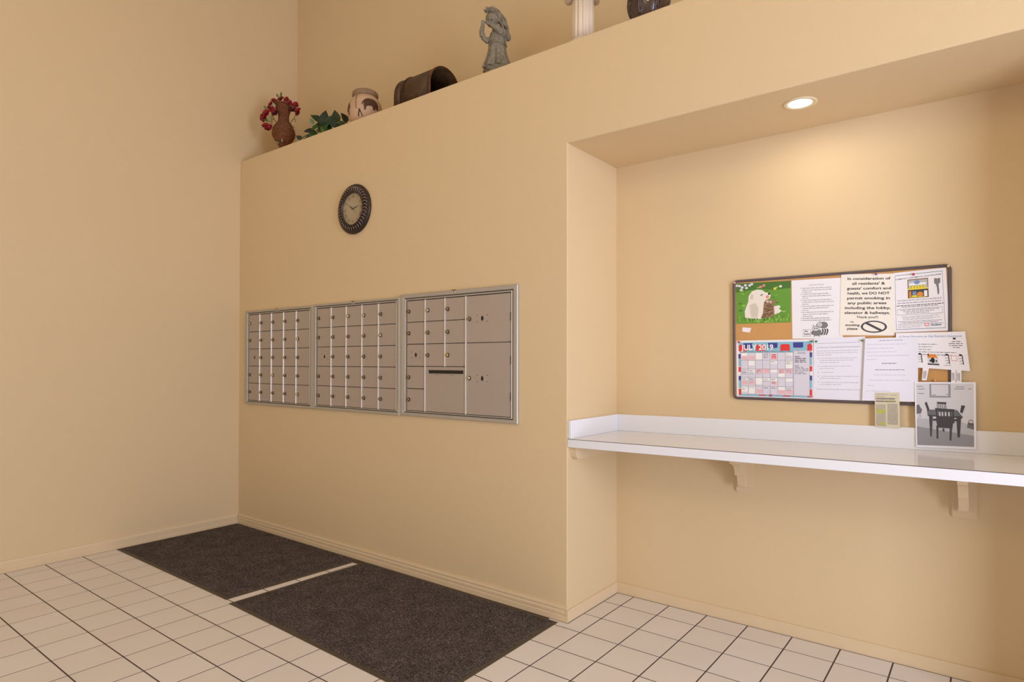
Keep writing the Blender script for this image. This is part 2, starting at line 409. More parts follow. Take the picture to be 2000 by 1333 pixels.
grid_unit(0.120, 1.0285, 0.981, 1.724, 0.165, 0.985, 1.011, 1.693, {(0,0):'b', (4,1):'b', (2,3):'b', (4,4):'b'},
          'leftmost metal mailbox unit with twenty-five small doors, next to the tall left wall')
grid_unit(1.0295, 1.940, 0.983, 1.727, 1.074, 1.902, 1.012, 1.698, {(2,0):'b', (3,0):'b', (4,1):'b'},
          'middle metal mailbox unit with twenty-five small doors')
# right unit: small doors, outgoing slot, two parcel lockers
u3 = unit(1.941, 2.868, 0.986, 1.740, 2.000, 2.822, 1.018, 1.699, 'right-hand metal mailbox unit with an outgoing mail slot and two parcel lockers')
cx = [2.000, 2.164, 2.329, 2.494, 2.822]; rz = [1.699, 1.565, 1.429, 1.292, 1.155, 1.018]
for r in range(5):
    d = door(u3, cx[0], cx[1], rz[r+1], rz[r]); zc = (rz[r]+rz[r+1])/2
    if r == 2: hole(d, cx[0]+0.082, zc+0.002, 0.009, 0.013); screws(d, cx[0]+0.082, zc+0.002, 0.036, 0.018)
    else: lock(d, cx[0]+0.021, zc)
for c in (1, 2):
    for r in range(3):
        d = door(u3, cx[c], cx[c+1], rz[r+1], rz[r]); lock(d, cx[c]+0.0225, (rz[r]+rz[r+1])/2, {(1,0):'b', (2,2):'g'}.get((c, r), 's'))
d = door(u3, cx[1], cx[3], rz[5], rz[3]); d['label'] = 'outgoing mail door with a horizontal slot'
b = MB(); b.bbox(2.194, 2.474, YD-0.0012, YD+0.0004, 1.2505, 1.2705, 0.0008, 1, 0); part('slot', b, M_KEY, d)
b = MB(); b.bbox(2.197, 2.471, YD-0.0042, YD-0.0012, 1.2475, 1.2505, 0.0010, 1, 0); b.box(2.197, 2.471, YD-0.0042, YD-0.0012, 1.2705, 1.2725); part('slot_lip', b, M_FRAME, d)
b = MB(); [b.lathe([(0.0026,0),(0.0026,0.0005),(0,0.0006)], (x, YD, 1.240), 10, M=Matrix.Rotation(PI/2, 4, 'X')) for x in (2.262, 2.392)]
part('screw_hole', b, M_KEY, d)['kind'] = 'stuff'
for (z1, z0, zl) in ((rz[0], rz[2], 1.566), (rz[2], rz[5], 1.227)):
    d = door(u3, cx[3], cx[4], z0, z1); d['label'] = 'large parcel locker door'
    lock(d, cx[3]+0.027, zl, 's' if z1 > 1.6 else 'b'); hole(d, cx[3]+0.122, zl, 0.009, 0.014); screws(d, cx[3]+0.122, zl, 0.037, 0.018)
for z in (1.568, 1.330, 1.130): part('hinge', MB().bbox(2.8185, 2.8235, -0.0165, -0.0118, z-0.023, z+0.023, 0.001, 1), M_GAP, u3)
divider(u3, cx[1], rz[5], rz[0]); divider(u3, cx[2], rz[3], rz[0]); divider(u3, cx[3], rz[5], rz[0])
for r in (1, 2, 3): row_strip(u3, cx[0], cx[3], rz[r])
row_strip(u3, cx[0], cx[1], rz[4]); row_strip(u3, cx[3], cx[4], rz[2])
emblem(u3, 2.404, 1.736)

# ------------------------------------------------------------------ wall clock
M_CLK = mat('clock_bronze', (50, 40, 38), 0.30, 0.5, bump=(120, 0.2), var=(30, 0.8, (74, 60, 54)))
M_CLKL = mat('clock_bronze_highlit', (118, 102, 95), 0.22, 0.55, bump=(160, 0.2))  # paler bronze paints highlights onto the carved ribs
M_DIAL = mat('clock_dial', (186, 170, 138), 0.55, var=(14, 0.6, (170, 152, 122)))
M_INK = mat('black_ink', (34, 30, 30), 0.7)
ck = thing('wall_clock', (1.480, 0, 2.184), 'round wall clock with an ornate dark bronze rim and cream dial', 'clock')
CC = Vector((1.480, 0, 2.351)); RX = Matrix.Rotation(PI/2, 4, 'X')
b = MB(); b.lathe([(0.167,0.001),(0.169,0.010),(0.165,0.018),(0.156,0.020),(0.150,0.020),(0.146,0.022)], CC, 72, M=RX, cap=False)
part('outer_rim', b, M_CLK, ck)
b = MB(); b.lathe([(0.150,0.012),(0.147,0.018),(0.138,0.024),(0.126,0.028),(0.118,0.028),(0.112,0.026)], CC, 72, M=RX, cap=False)
cring = part('carved_ring', b, M_CLK, ck)
rl = MB(); NR = 38
for k in range(NR):
    t = 2*PI*k/NR; w = 0.17
    pts = []
    for s in range(7):
        q = s/6; rr = 0.152-0.034*q; hh = 0.017+0.014*math.sin(PI*0.5*min(1, q*1.25))+0.004*math.sin(PI*q)
        a = t+0.10*math.sin(PI*q)
        pts.append(CC+RX @ Vector((rr*math.cos(a), rr*math.sin(a), hh)))
    rl.tube(pts, [0.0025,0.0046,0.0056,0.0054,0.0046,0.0038,0.002], 6)
part('carved_leaf', rl, M_CLKL, cring)['kind'] = 'stuff'
b = MB(); b.lathe([(0.120,0.026),(0.119,0.033),(0.115,0.035),(0.110,0.034),(0.107,0.028),(0.104,0.018)], CC, 72, M=RX, cap=False)
part('bezel', b, M_CLK, ck)
b = MB(); b.lathe([(0.110,0.004),(0.110,0.0185),(0.0,0.019)], CC, 72, M=RX, smooth=False); dial = part('dial', b, M_DIAL, ck)
# ------------------------------------------------------------------ flat print: lettering turned into mesh
_glyph = {}
def text_mesh(txt, bold=0.0, shear=0.0):
    """2D triangles of a line of text in the built-in font, scaled to x 0..1 and y 0..1"""
    key = (txt, bold, shear)
    if key in _glyph: return _glyph[key]
    c = bpy.data.curves.new('lettering', 'FONT'); c.body = txt; c.fill_mode = 'FRONT'; c.offset = bold; c.shear = shear; c.resolution_u = 3
    o = bpy.data.objects.new('lettering', c); COL.objects.link(o)
    dg = bpy.context.evaluated_depsgraph_get(); me = o.evaluated_get(dg).to_mesh()
    vs = [tuple(v.co[:2]) for v in me.vertices]; fs = [tuple(p.vertices) for p in me.polygons]
    o.evaluated_get(dg).to_mesh_clear(); bpy.data.objects.remove(o); bpy.data.curves.remove(c)
    xs = [v[0] for v in vs]; x0, x1 = min(xs), max(xs)
    vs = [((x-x0)/(x1-x0), y/0.72) for x, y in vs]      # y: 0 baseline, 1 cap height
    _glyph[key] = (vs, fs, (x1-x0)/0.72); return _glyph[key]

class Print(MB):
    """print on a flat sheet: q = four corners (x,z) top-left, top-right, bottom-right, bottom-left on plane y; u right, v down"""
    def __init__(s, q, y): super().__init__(); s.q = q; s.y = y; s.layer = 0; s.cnt = 0
    def P(s, u, v):
        (ax,az),(bx,bz),(cx_,cz),(dx,dz) = s.q
        x = (1-v)*((1-u)*ax+u*bx)+v*((1-u)*dx+u*cx_); z = (1-v)*((1-u)*az+u*bz)+v*((1-u)*dz+u*cz)
        return (x, s.y-0.00012*(s.layer+1)-s.cnt*8e-7, z)
    def poly(s, pts, mi=0):
        s.cnt += 1
        return s.add([s.P(*p) for p in pts], [tuple(range(len(pts)))[::-1]], mi)
    def rect(s, u0, v0, u1, v1, mi=0): return s.poly([(u0,v0),(u1,v0),(u1,v1),(u0,v1)], mi)
    def line(s, u0, v0, u1, v1, w, mi=0, asp=1.0):
        du, dv = u1-u0, (v1-v0)*asp; L = math.hypot(du, dv) or 1; nu, nv = -dv/L*w/2, du/L*w/2/asp
        return s.poly([(u0+nu,v0+nv),(u1+nu,v1+nv),(u1-nu,v1-nv),(u0-nu,v0-nv)], mi)
    def frame(s, u0, v0, u1, v1, w, mi=0, asp=1.0):
        s.rect(u0, v0, u1, v0+w/asp, mi); s.rect(u0, v1-w/asp, u1, v1, mi); s.rect(u0, v0, u0+w, v1, mi); s.rect(u1-w, v0, u1, v1, mi); return s
    def ell(s, u, v, ru, rv, mi=0, n=20, a0=0.0, a1=2*PI):
        return s.poly([(u+ru*math.cos(a0+(a1-a0)*k/n), v+rv*math.sin(a0+(a1-a0)*k/n)) for k in range(n)], mi)
    def ring(s, u, v, ru, rv, w, mi=0, n=32, asp=1.0):
        for k in range(n):
            a, b2 = 2*PI*k/n, 2*PI*(k+1)/n
            s.poly([(u+ru*math.cos(a),v+rv*math.sin(a)),(u+ru*math.cos(b2),v+rv*math.sin(b2)),
                    (u+(ru-w)*math.cos(b2),v+(rv-w/asp)*math.sin(b2)),(u+(ru-w)*math.cos(a),v+(rv-w/asp)*math.sin(a))], mi)
        return s
    def text(s, txt, u0, u1, v, cap, mi=0, bold=0.0, shear=0.0, rise=0.0):
        s.cnt += 1; vs, fs, _ = text_mesh(txt, bold, shear)
        return s.add([s.P(u0+(u1-u0)*x, v-cap*y+rise*x) for x, y in vs], [tuple(f)[::-1] for f in fs], mi)
    def words(s, u0, u1, v, h, rnd, mi=0, rise=0.0):
        """a line of print too small to read"""
        u = u0
        while u < u1-0.005:
            w = min(rnd.uniform(0.02, 0.085), u1-u); r0 = rise*(u-u0); r1 = rise*(u+w-u0)
            s.poly([(u, v-h+r0), (u+w, v-h+r1), (u+w, v+r1), (u, v+r0)], mi); u += w+0.012
        return s

# clock numerals and hands
def clock_pt(a, r, h): return CC+RX @ Vector((r*math.sin(a), r*math.cos(a), h))
nb = MB()
for k, tx in enumerate(('XII','I','II','III','IIII','V','VI','VII','VIII','IX','X','XI')):
    a = k*PI/6; vs, fs, asp = text_mesh(tx, 0.01); hgt = 0.019; wid = min(hgt*asp, 0.030)
    ca, sa = math.cos(a), math.sin(a); out = []
    for x, y in vs:
        px, py = (x-0.5)*wid, (y-0.5)*hgt+0.084
        out.append(CC+Vector((px*ca+py*sa, -0.0197, -px*sa+py*ca)))
    nb.add(out, [tuple(f) for f in fs])
for k in range(60):
    a = k*PI/30; r1, r0 = 0.1015, 0.099; w = 0.0006
    t = Vector((math.cos(a), 0, -math.sin(a))); d = Vector((math.sin(a), 0, math.cos(a)))
    nb.add([CC+d*r0-t*w+Vector((0,-0.0197,0)), CC+d*r1-t*w+Vector((0,-0.0197,0)), CC+d*r1+t*w+Vector((0,-0.0197,0)), CC+d*r0+t*w+Vector((0,-0.0197,0))], [(0,1,2,3)])
part('numeral_ring', nb, mat('dial_ink', (116, 98, 76), 0.7), dial)
def hand(name, ang, L, w, y, tail):
    a = math.radians(ang); d = Vector((math.sin(a), 0, math.cos(a))); t = Vector((d.z, 0, -d.x)); o = CC+Vector((0, -y, 0))
    pts = [o-d*tail-t*w*0.4, o+d*L*0.35-t*w, o+d*L*0.62-t*w*0.35, o+d*L, o+d*L*0.62+t*w*0.35, o+d*L*0.35+t*w, o-d*tail+t*w*0.4]
    n = len(pts); b = MB(); b.add(pts+[p+Vector((0,0.001,0)) for p in pts], [tuple(range(n)), tuple(range(2*n-1, n-1, -1))]+[(i, n+i, n+(i+1) % n, (i+1) % n) for i in range(n)])
    part(name, b, M_INK, dial)
hand('hour_hand', 306, 0.056, 0.0042, 0.0225, 0.008); hand('minute_hand', 78.5, 0.074, 0.0034, 0.0240, 0.010); hand('second_hand', 132, 0.062, 0.0010, 0.0255, 0.018)
b = MB(); b.lathe([(0.004,0.018),(0.004,0.027),(0,0.0275)], CC, 16, M=RX); part('hub', b, M_INK, dial)
M_CG = mat('clock_glass', (255,255,255), 0.03); M_CG.node_tree.nodes['Principled BSDF'].inputs['Transmission Weight'].default_value = 1.0
# clock glass: thin clear pane
M_CG = bpy.data.materials.new('clock_glass'); M_CG.use_nodes = True; nt = M_CG.node_tree; nt.nodes.clear()
o_ = nt.nodes.new('ShaderNodeOutputMaterial'); mx = nt.nodes.new('ShaderNodeMixShader'); tr = nt.nodes.new('ShaderNodeBsdfTransparent'); gl = nt.nodes.new('ShaderNodeBsdfGlossy')
gl.inputs['Roughness'].default_value = 0.05; mx.inputs[0].default_value = 0.05
nt.links.new(tr.outputs[0], mx.inputs[1]); nt.links.new(gl.outputs[0], mx.inputs[2]); nt.links.new(mx.outputs[0], o_.inputs[0])
b = MB(); b.lathe([(0.109,0.0295),(0.109,0.0303),(0.0,0.0303)], CC, 48, M=RX, smooth=False); part('glass', b, M_CG, ck)

# ------------------------------------------------------------------ counter in the alcove
M_LAM = mat('white_laminate', (230, 224, 219), 0.15, spec=0.5, bump=(25, 0.02))
M_LAMF = mat('white_laminate_edge', (238, 238, 244), 0.35)
M_SEAM = mat('laminate_seam', (92, 74, 66), 0.7)
ZC, SL = 0.9285, 0.011
def tilt(mb):                                  # the counter drops slightly towards its left end
    mb.v = [(x, y, z+(x-XA)*SL) for x, y, z in mb.v]; return mb
c = thing('counter', ((XA+XR)/2, AB/2, ZC-0.043), 'white laminate counter with a low backsplash fitted into the alcove', 'counter')
X1 = XR-0.0015; X0 = XA+0.0015
part('worktop', tilt(MB().box(X0, X1, 0.0045, AB-0.001, ZC-0.0400, ZC)), M_LAM, c)
part('fascia', tilt(MB().bbox(X0, X1, 0.0, 0.0045, ZC-0.0415, ZC-0.0018, 0.0008, 1)), M_LAMF, c)
part('edge_seam', tilt(MB().box(X0, X1, 0.0003, 0.0045, ZC-0.0018, ZC+0.0001)), M_SEAM, c)
part('backsplash', tilt(MB().bbox(X0+0.0185, X1, AB-0.0195, AB-0.001, ZC+0.0002, ZC+0.0935, 0.0012, 1)), M_LAMF, c)
part('side_splash', tilt(MB().bbox(X0, X0+0.018, 0.004, AB-0.001, ZC+0.0002, ZC+0.0935, 0.0012, 1)), M_LAMF, c)
# painted corbel brackets
def bracket(x, label):
    zt = ZC-0.0402+(x-XA)*SL-0.001; zb = zt-0.235
    t = thing('counter_bracket', (x, AB, zb), label, 'bracket', 'brackets under the counter')
    w, k = 0.046, 0.014
    def plate(w, k, z0, d0, d1):
        pts = [(x-w+k*0.8, z0), (x+w-k*0.8, z0), (x+w-k*0.2, z0+k*0.4), (x+w, z0+k), (x+w, zt), (x-w, zt), (x-w, z0+k), (x-w+k*0.2, z0+k*0.4)]
        bm = bmesh.new(); vs = [bm.verts.new((p[0], AB-d0, p[1])) for p in pts]; f = bm.faces.new(vs)
        r = bmesh.ops.extrude_face_region(bm, geom=[f]); ev = [g for g in r['geom'] if isinstance(g, bmesh.types.BMVert)]
        bmesh.ops.translate(bm, vec=(0, -(d1-d0), 0), verts=ev)
        es = [e for e in bm.edges if all(abs(v.co.y-(AB-d1)) < 1e-6 for v in e.verts) and not all(abs(v.co.z-zt) < 1e-6 for v in e.verts)]
        bmesh.ops.bevel(bm, geom=es, offset=0.005, segments=2, affect='EDGES'); bm.normal_update(); return MB().bm(bm)
    part('wall_plate', plate(w, k, zb, 0.0, 0.012), M_TRIM, t)
    part('inner_plate', plate(0.030, 0.006, zb+0.028, 0.012, 0.024), M_TRIM, t)
    pr = [(0.019,0),(0.205,0),(0.205,-0.034),(0.198,-0.050)]
    for i in range(9):                             # convex tongue, then a step back to the leg
        q = i/8; pr.append((0.185-0.075*math.sin(q*PI/2), -0.066-0.062*(1-math.cos(q*PI/2))-0.004*q))
    pr += [(0.102,-0.126),(0.086,-0.124),(0.078,-0.130),(0.066,-0.188),(0.060,-0.196),(0.019,-0.198)]
    m = MB(); m.prism([(AB-d, zt+z) for d, z in pr], 'x', x-0.0175, x+0.0175); part('arm', m, M_TRIM, t)
bracket(3.900, 'beige corbel bracket under the counter, the one nearer the mailboxes')
bracket(4.795, 'beige corbel bracket under the counter, below the black and white table photo')
m = MB(); zt = ZC-0.0412
prf = [(0.022, zt), (0.022, zt-0.030), (0.030, zt-0.052), (0.045, zt-0.062), (0.058, zt-0.064), (AB-0.001, zt-0.064), (AB-0.001, zt)]
m.prism(prf, 'x', XA+0.0005, XA+0.036)
tag(part('counter_cleat', m, M_TRIM), 'painted beige support cleat under the left end of the counter', 'cleat')

# ------------------------------------------------------------------ recessed downlight in the soffit
LX, LY = 4.238, 0.192
rl_ = thing('recessed_light', (LX, LY, HS-0.004), 'small round recessed downlight glowing in the alcove soffit', 'downlight')
b = MB(); b.lathe([(0.068,0.0),(0.0685,-0.0025),(0.064,-0.0045),(0.050,-0.0035),(0.0465,0.0)], (LX, LY, HS), 48, cap=False)
part('trim_ring', b, mat('light_trim', (232, 214, 180), 0.35), rl_)
b = MB(); b.lathe([(0.0,-0.0016),(0.0475,-0.0016),(0.0475,-0.0004),(0.0,-0.0004)], (LX, LY, HS), 40, smooth=False)
part('lens', b, mat('lamp_lens', (255, 246, 232), 0.4, emit=(1.0, 0.93, 0.80, 9.0)), rl_)
ll = bpy.data.lights.new('downlight_lamp', 'AREA'); ll.shape = 'DISK'; ll.size = 0.085; ll.energy = 1.25; ll.color = (1.0, 0.92, 0.78)
lo = bpy.data.objects.new('downlight_lamp', ll); COL.objects.link(lo); lo.parent = rl_; lo.location = (0, 0, -0.004)
# four more downlights of the same kind in the lobby ceiling, above the frame
for (x, y, wh) in ((1.6, -1.5, 'above the mailbox mats'), (4.2, -1.5, 'in front of the alcove'), (1.6, -3.6, 'beside the added rear window'), (4.2, -3.6, 'behind the camera')):
    r2 = thing('ceiling_downlight', (x, y, ROOM_Z), 'round recessed downlight in the high lobby ceiling '+wh, 'downlight', 'lobby ceiling downlights')
    b = MB(); b.lathe([(0.10,0.0),(0.10,-0.003),(0.075,-0.004),(0.07,0.0)], (x, y, ROOM_Z), 32, cap=False); part('trim_ring', b, MATS['light_trim'], r2)
    b = MB(); b.lathe([(0.0,-0.0016),(0.071,-0.0016)], (x, y, ROOM_Z), 32, smooth=False); part('lens', b, mat('ceiling_lens', (255, 244, 225), 0.4, emit=(1.0, 0.88, 0.68, 6.0)), r2)
    l2 = bpy.data.lights.new('ceiling_lamp', 'SPOT'); l2.energy = 9; l2.color = (1.0, 0.84, 0.62); l2.spot_size = math.radians(140); l2.spot_blend = 0.9; l2.shadow_soft_size = 0.08
    o2 = bpy.data.objects.new('ceiling_lamp', l2); COL.objects.link(o2); o2.parent = r2; o2.location = (0, 0, -0.02)

# ------------------------------------------------------------------ floor mats
def mat_fibre():
    m = bpy.data.materials.new('ribbed_carpet'); m.use_nodes = True; nt = m.node_tree; b = nt.nodes['Principled BSDF']
    g = nt.nodes.new('ShaderNodeNewGeometry'); mp = nt.nodes.new('ShaderNodeMapping'); mp.inputs['Scale'].default_value = (0.35, 1, 1)
    nt.links.new(g.outputs['Position'], mp.inputs['Vector'])
    n1 = nt.nodes.new('ShaderNodeTexNoise'); n1.inputs['Scale'].default_value = 330; n1.inputs['Detail'].default_value = 3
    n2 = nt.nodes.new('ShaderNodeTexNoise'); n2.inputs['Scale'].default_value = 9; n2.inputs['Detail'].default_value = 3
    nt.links.new(mp.outputs[0], n1.inputs['Vector']); nt.links.new(g.outputs['Position'], n2.inputs['Vector'])
    cr_ = nt.nodes.new('ShaderNodeValToRGB'); e = cr_.color_ramp.elements
    e[0].position = 0.30; e[0].color = (*lin((46, 41, 41)), 1); e[1].position = 0.78; e[1].color = (*lin((166, 155, 150)), 1)
    e2 = cr_.color_ramp.elements.new(0.52); e2.color = (*lin((88, 79, 77)), 1)
    nt.links.new(n1.outputs['Fac'], cr_.inputs['Fac'])
    mx = nt.nodes.new('ShaderNodeMix'); mx.data_type = 'RGBA'; mx.blend_type = 'MULTIPLY'; mx.inputs['Factor'].default_value = 0.55
    c2 = nt.nodes.new('ShaderNodeValToRGB'); c2.color_ramp.elements[0].position = 0.35; c2.color_ramp.elements[0].color = (0.6, 0.57, 0.57, 1); c2.color_ramp.elements[1].position = 0.65
    nt.links.new(n2.outputs['Fac'], c2.inputs['Fac']); nt.links.new(cr_.outputs[0], mx.inputs['A']); nt.links.new(c2.outputs[0], mx.inputs['B'])
    nt.links.new(mx.outputs['Result'], b.inputs['Base Color']); b.inputs['Roughness'].default_value = 1.0; b.inputs['Specular IOR Level'].default_value = 0.1
    bp = nt.nodes.new('ShaderNodeBump'); bp.inputs['Strength'].default_value = 0.7; bp.inputs['Distance'].default_value = 0.003
    nt.links.new(n1.outputs['Fac'], bp.inputs['Height']); nt.links.new(bp.outputs[0], b.inputs['Normal']); return m
M_PILE = mat_fibre(); M_VINYL = mat('vinyl_border', (78, 66, 50), 0.55, bump=(200, 0.1))
def floor_mat(q, label):
    """q: corners far-left, far-right, near-right, near-left"""
    cx_ = sum(p[0] for p in q)/4; cy_ = sum(p[1] for p in q)/4
    t = thing('floor_mat', (cx_, cy_, 0), label, 'floor mat', 'ribbed entrance mats')
    def P(u, v): 
        a = Vector(q[0]).lerp(Vector(q[1]), u); b_ = Vector(q[3]).lerp(Vector(q[2]), u); return a.lerp(b_, v)
    eu, ev = 0.018/1.53, 0.020/0.90
    b = MB(); rings = []
    for (i, z) in ((0, 0.0004), (0, 0.0016), (0.55, 0.0040), (1, 0.0044), (1, 0.0010)):
        rings.append([(*P(eu*i, ev*i), z), (*P(1-eu*i, ev*i), z), (*P(1-eu*i, 1-ev*i), z), (*P(eu*i, 1-ev*i), z)])
    vs = [p for r in rings for p in r]; fs = [(4*k+(i+1) % 4, 4*k+i, 4*k+4+i, 4*k+4+(i+1) % 4) for k in range(len(rings)-1) for i in range(4)]
    b.add(vs, fs); part('border', b, M_VINYL, t)
    # ribbed pile: ridges running along the mat
    b = MB(); N = 96; NX = 36; vs = []; fs = []; rr = random.Random(int(cx_*100))
    for j in range(2*N+1):
        for i in range(NX+1):
            p = P(eu+(1-2*eu)*i/NX, ev+(1-2*ev)*j/(2*N)); edge = j in (0, 2*N) or i in (0, NX)
            vs.append((p.x, p.y, 0.0042 if edge else (0.0088 if j % 2 else 0.0064)+rr.uniform(-0.0006, 0.0006)))
    for j in range(2*N):
        for i in range(NX): a = j*(NX+1)+i; fs.append((a+NX+1, a+NX+2, a+1, a))
    b.add(vs, fs, 0, True); part('pile', b, M_PILE, t)
floor_mat([(0.016, -0.016), (1.560, -0.016), (1.522, -0.908), (0.024, -0.903)], 'dark brown ribbed floor mat in the corner under the small mailbox doors')
floor_mat([(1.614, -0.020), (3.140, -0.034), (3.158, -0.965), (1.586, -0.926)], 'dark brown ribbed floor mat in front, reaching to the alcove corner')
# ------------------------------------------------------------------ bulletin board
M_BFR = mat('board_frame', (92, 80, 84), 0.45)
M_CORK = mat('cork', (214, 164, 104), 0.9, bump=(400, 0.3), var=(180, 0.7, (200, 148, 90)))
bx0, bx1, bz0, bz1 = 3.8425, 4.7570, 1.1330, 1.7385
brd = thing('bulletin_board', ((bx0+bx1)/2, AB, bz0), 'cork bulletin board with a dark rounded frame on the alcove wall', 'bulletin board')
def rrect(x0, x1, z0, z1, r, n=6):
    out = []
    for cx_, cz_, a0 in ((x1-r, z0+r, -PI/2), (x1-r, z1-r, 0), (x0+r, z1-r, PI/2), (x0+r, z0+r, PI)):
        for k in range(n+1): a = a0+PI/2*k/n; out.append((cx_+r*math.cos(a), cz_+r*math.sin(a)))
    return out
rings = [(0.0, AB-0.0005), (0.0, AB-0.010), (0.003, AB-0.0165), (0.009, AB-0.0175), (0.0125, AB-0.0150), (0.0133, AB-0.0105), (0.0133, AB-0.002)]
vs = []; fs = []; n = 28
for i, y in rings:
    vs += [(p[0], y, p[1]) for p in rrect(bx0+i, bx1-i, bz0+i, bz1-i, max(0.008, 0.024-i))]
for k in range(len(rings)-1):
    for i in range(n): fs.append((k*n+i, k*n+(i+1) % n, k*n+n+(i+1) % n, k*n+n+i))
part('frame', MB().add(vs, fs, 0, True), M_BFR, brd)
part('cork', MB().prism(rrect(bx0+0.0130, bx1-0.0130, bz0+0.0130, bz1-0.0130, 0.011), 'y', AB-0.002, AB-0.0105), M_CORK, brd)

# ------------------------------------------------------------------ sheets pinned to it
PAPER = {k: mat('paper_'+k, c_, 0.75) for k, c_ in dict(white=(242,239,246), cream=(244,237,228), news=(218,207,178), photo=(242,240,250), cool=(236,234,248)).items()}
INK = {k: mat('ink_'+k, c_, 0.7) for k, c_ in dict(black=(30,26,28), grey=(128,124,130), pale=(184,178,188), mid=(90,86,92), blue=(120,150,196), red=(226,58,58), pink=(236,186,194), navy=(62,66,150),
    sky=(140,194,216), white=(244,242,242), lilac=(220,216,230), brown=(126,98,60), yellow=(232,214,70), orange=(224,140,60), teal=(60,110,130), green=(104,158,58), dgreen=(74,118,50), lgreen=(152,198,82),
    fur=(238,230,220), furs=(214,202,190), tabby=(150,118,90), tabbyd=(92,66,48), rose=(232,140,140), hi=(222,226,60), g1=(70,70,76), g2=(150,150,158), g3=(188,188,196), g4=(110,110,118), g5=(214,213,220)).items()}
PY = AB-0.0108
def sheet(name, q, y, paper, label, cat='paper', group=None, bend=0.0):
    """thin sheet from four corners (x,z); the bottom edge stands off by bend"""
    N = 8; vs = []; fs = []
    for j in range(N+1):
        v = j/N
        for u in (0, 1):
            x = (1-v)*((1-u)*q[0][0]+u*q[1][0])+v*((1-u)*q[3][0]+u*q[2][0]); z = (1-v)*((1-u)*q[0][1]+u*q[1][1])+v*((1-u)*q[3][1]+u*q[2][1])
            vs.append((x, y, z))
    k = len(vs)
    vs += [(p[0], p[1]+0.0003, p[2]) for p in vs[:k]]
    for j in range(N): a = 2*j; fs += [(a, a+2, a+3, a+1), (k+a, k+a+1, k+a+3, k+a+2), (a, k+a, k+a+2, a+2), (a+1, a+3, k+a+3, k+a+1)]
    fs += [(0, 1, k+1, k), (2*N, k+2*N, k+2*N+1, 2*N+1)]
    o = part(name, MB().add(vs, fs), PAPER[paper]); return tag(o, label, cat, group)
def ink(o, p, cols, name='print'):
    o_ = part(name, p, [INK[c_] for c_ in cols], o); o_['kind'] = 'stuff'; return o_

# -- calendar picture page: puppy and kitten on a lawn
q = [(3.8593,1.7199),(4.1216,1.7151),(4.1210,1.5147),(3.8619,1.5156)]
y = PY-0.0012; s = sheet('calendar_picture', q, y, 'white', 'glossy photo page of a white puppy and a tabby kitten on grass', 'picture')
p = Print(q, y); p.rect(0,0,1,1,0); r = random.Random(2)
p.layer = 1
p.poly([(0,0),(1,0),(1,0.17),(0.7,0.2),(0.4,0.16),(0,0.22)], 1)
for k in range(60): a_, b_ = r.random(), r.uniform(0.1, 0.95); p.layer = 2; p.poly([(a_, b_), (a_+r.uniform(0.03,0.12), b_+r.uniform(-0.01,0.02)), (a_+0.05, b_+r.uniform(0.02,0.05))], 2 if k % 2 else 1) if a_ < 0.87 else None
p.layer = 3
for (u, v, c_) in ((0.02,0.05,9),(0.07,0.06,9),(0.12,0.1,6),(0.18,0.05,9),(0.26,0.06,6),(0.46,0.11,8),(0.52,0.08,10),(0.82,0.12,3),(0.1,0.16,6),(0.3,0.03,9),(0.72,0.17,7),(0.2,0.12,9)): p.ell(u, v, 0.028, 0.03, c_)
for k in range(40): u = r.uniform(0.02,0.98); v = r.uniform(0.86,1.0); p.poly([(u,v),(u+0.012,v-0.09),(u+0.02,v)], 2 if k % 3 else 1)
p.layer = 4     # puppy
p.poly([(0.17,0.86),(0.16,0.70),(0.20,0.56),(0.23,0.46),(0.24,0.32),(0.30,0.21),(0.40,0.17),(0.49,0.19),(0.545,0.25),(0.62,0.27),(0.645,0.32),(0.63,0.40),(0.55,0.44),(0.53,0.60),(0.51,0.75),(0.47,0.90),(0.33,0.89)], 3)
p.poly([(0.70,0.60),(0.80,0.58),(0.82,0.62),(0.79,0.66),(0.84,0.72),(0.80,0.76),(0.72,0.80),(0.68,0.70)], 3)
p.layer = 5
p.poly([(0.285,0.28),(0.33,0.30),(0.32,0.40),(0.28,0.42),(0.265,0.36)], 4); p.poly([(0.25,0.55),(0.36,0.5),(0.42,0.62),(0.40,0.85),(0.28,0.84)], 4)
p.poly([(0.455,0.32),(0.50,0.285),(0.505,0.305),(0.46,0.335)], 11); p.ell(0.615, 0.29, 0.022, 0.024, 11); p.ell(0.585, 0.36, 0.03, 0.04, 10)
p.poly([(0.52,0.50),(0.56,0.44),(0.62,0.42),(0.66,0.46),(0.72,0.44),(0.745,0.41),(0.735,0.52),(0.70,0.58),(0.71,0.74),(0.69,0.86),(0.46,0.88),(0.50,0.76)], 5)
p.layer = 6
for (a_, b_, c1, d1) in ((0.53,0.5,0.6,0.49),(0.56,0.58,0.66,0.56),(0.52,0.65,0.62,0.68),(0.55,0.72,0.68,0.66),(0.5,0.8,0.6,0.77),(0.6,0.82,0.68,0.74),(0.58,0.62,0.69,0.6),(0.49,0.86,0.56,0.83)): p.line(a_, b_, c1, d1, 0.022, 12)
p.ell(0.585, 0.475, 0.028, 0.03, 4); p.ell(0.645, 0.49, 0.02, 0.028, 4)
for k in range(22): u = r.uniform(0.15,0.75); p.poly([(u,0.93),(u+0.008,0.83+r.uniform(0,0.05)),(u+0.024,0.93)], 2 if k % 2 else 1)
ink(s, p, ['green','dgreen','lgreen','fur','furs','tabby','lilac','yellow','rose','lilac','rose','black','tabbyd'], 'photograph')

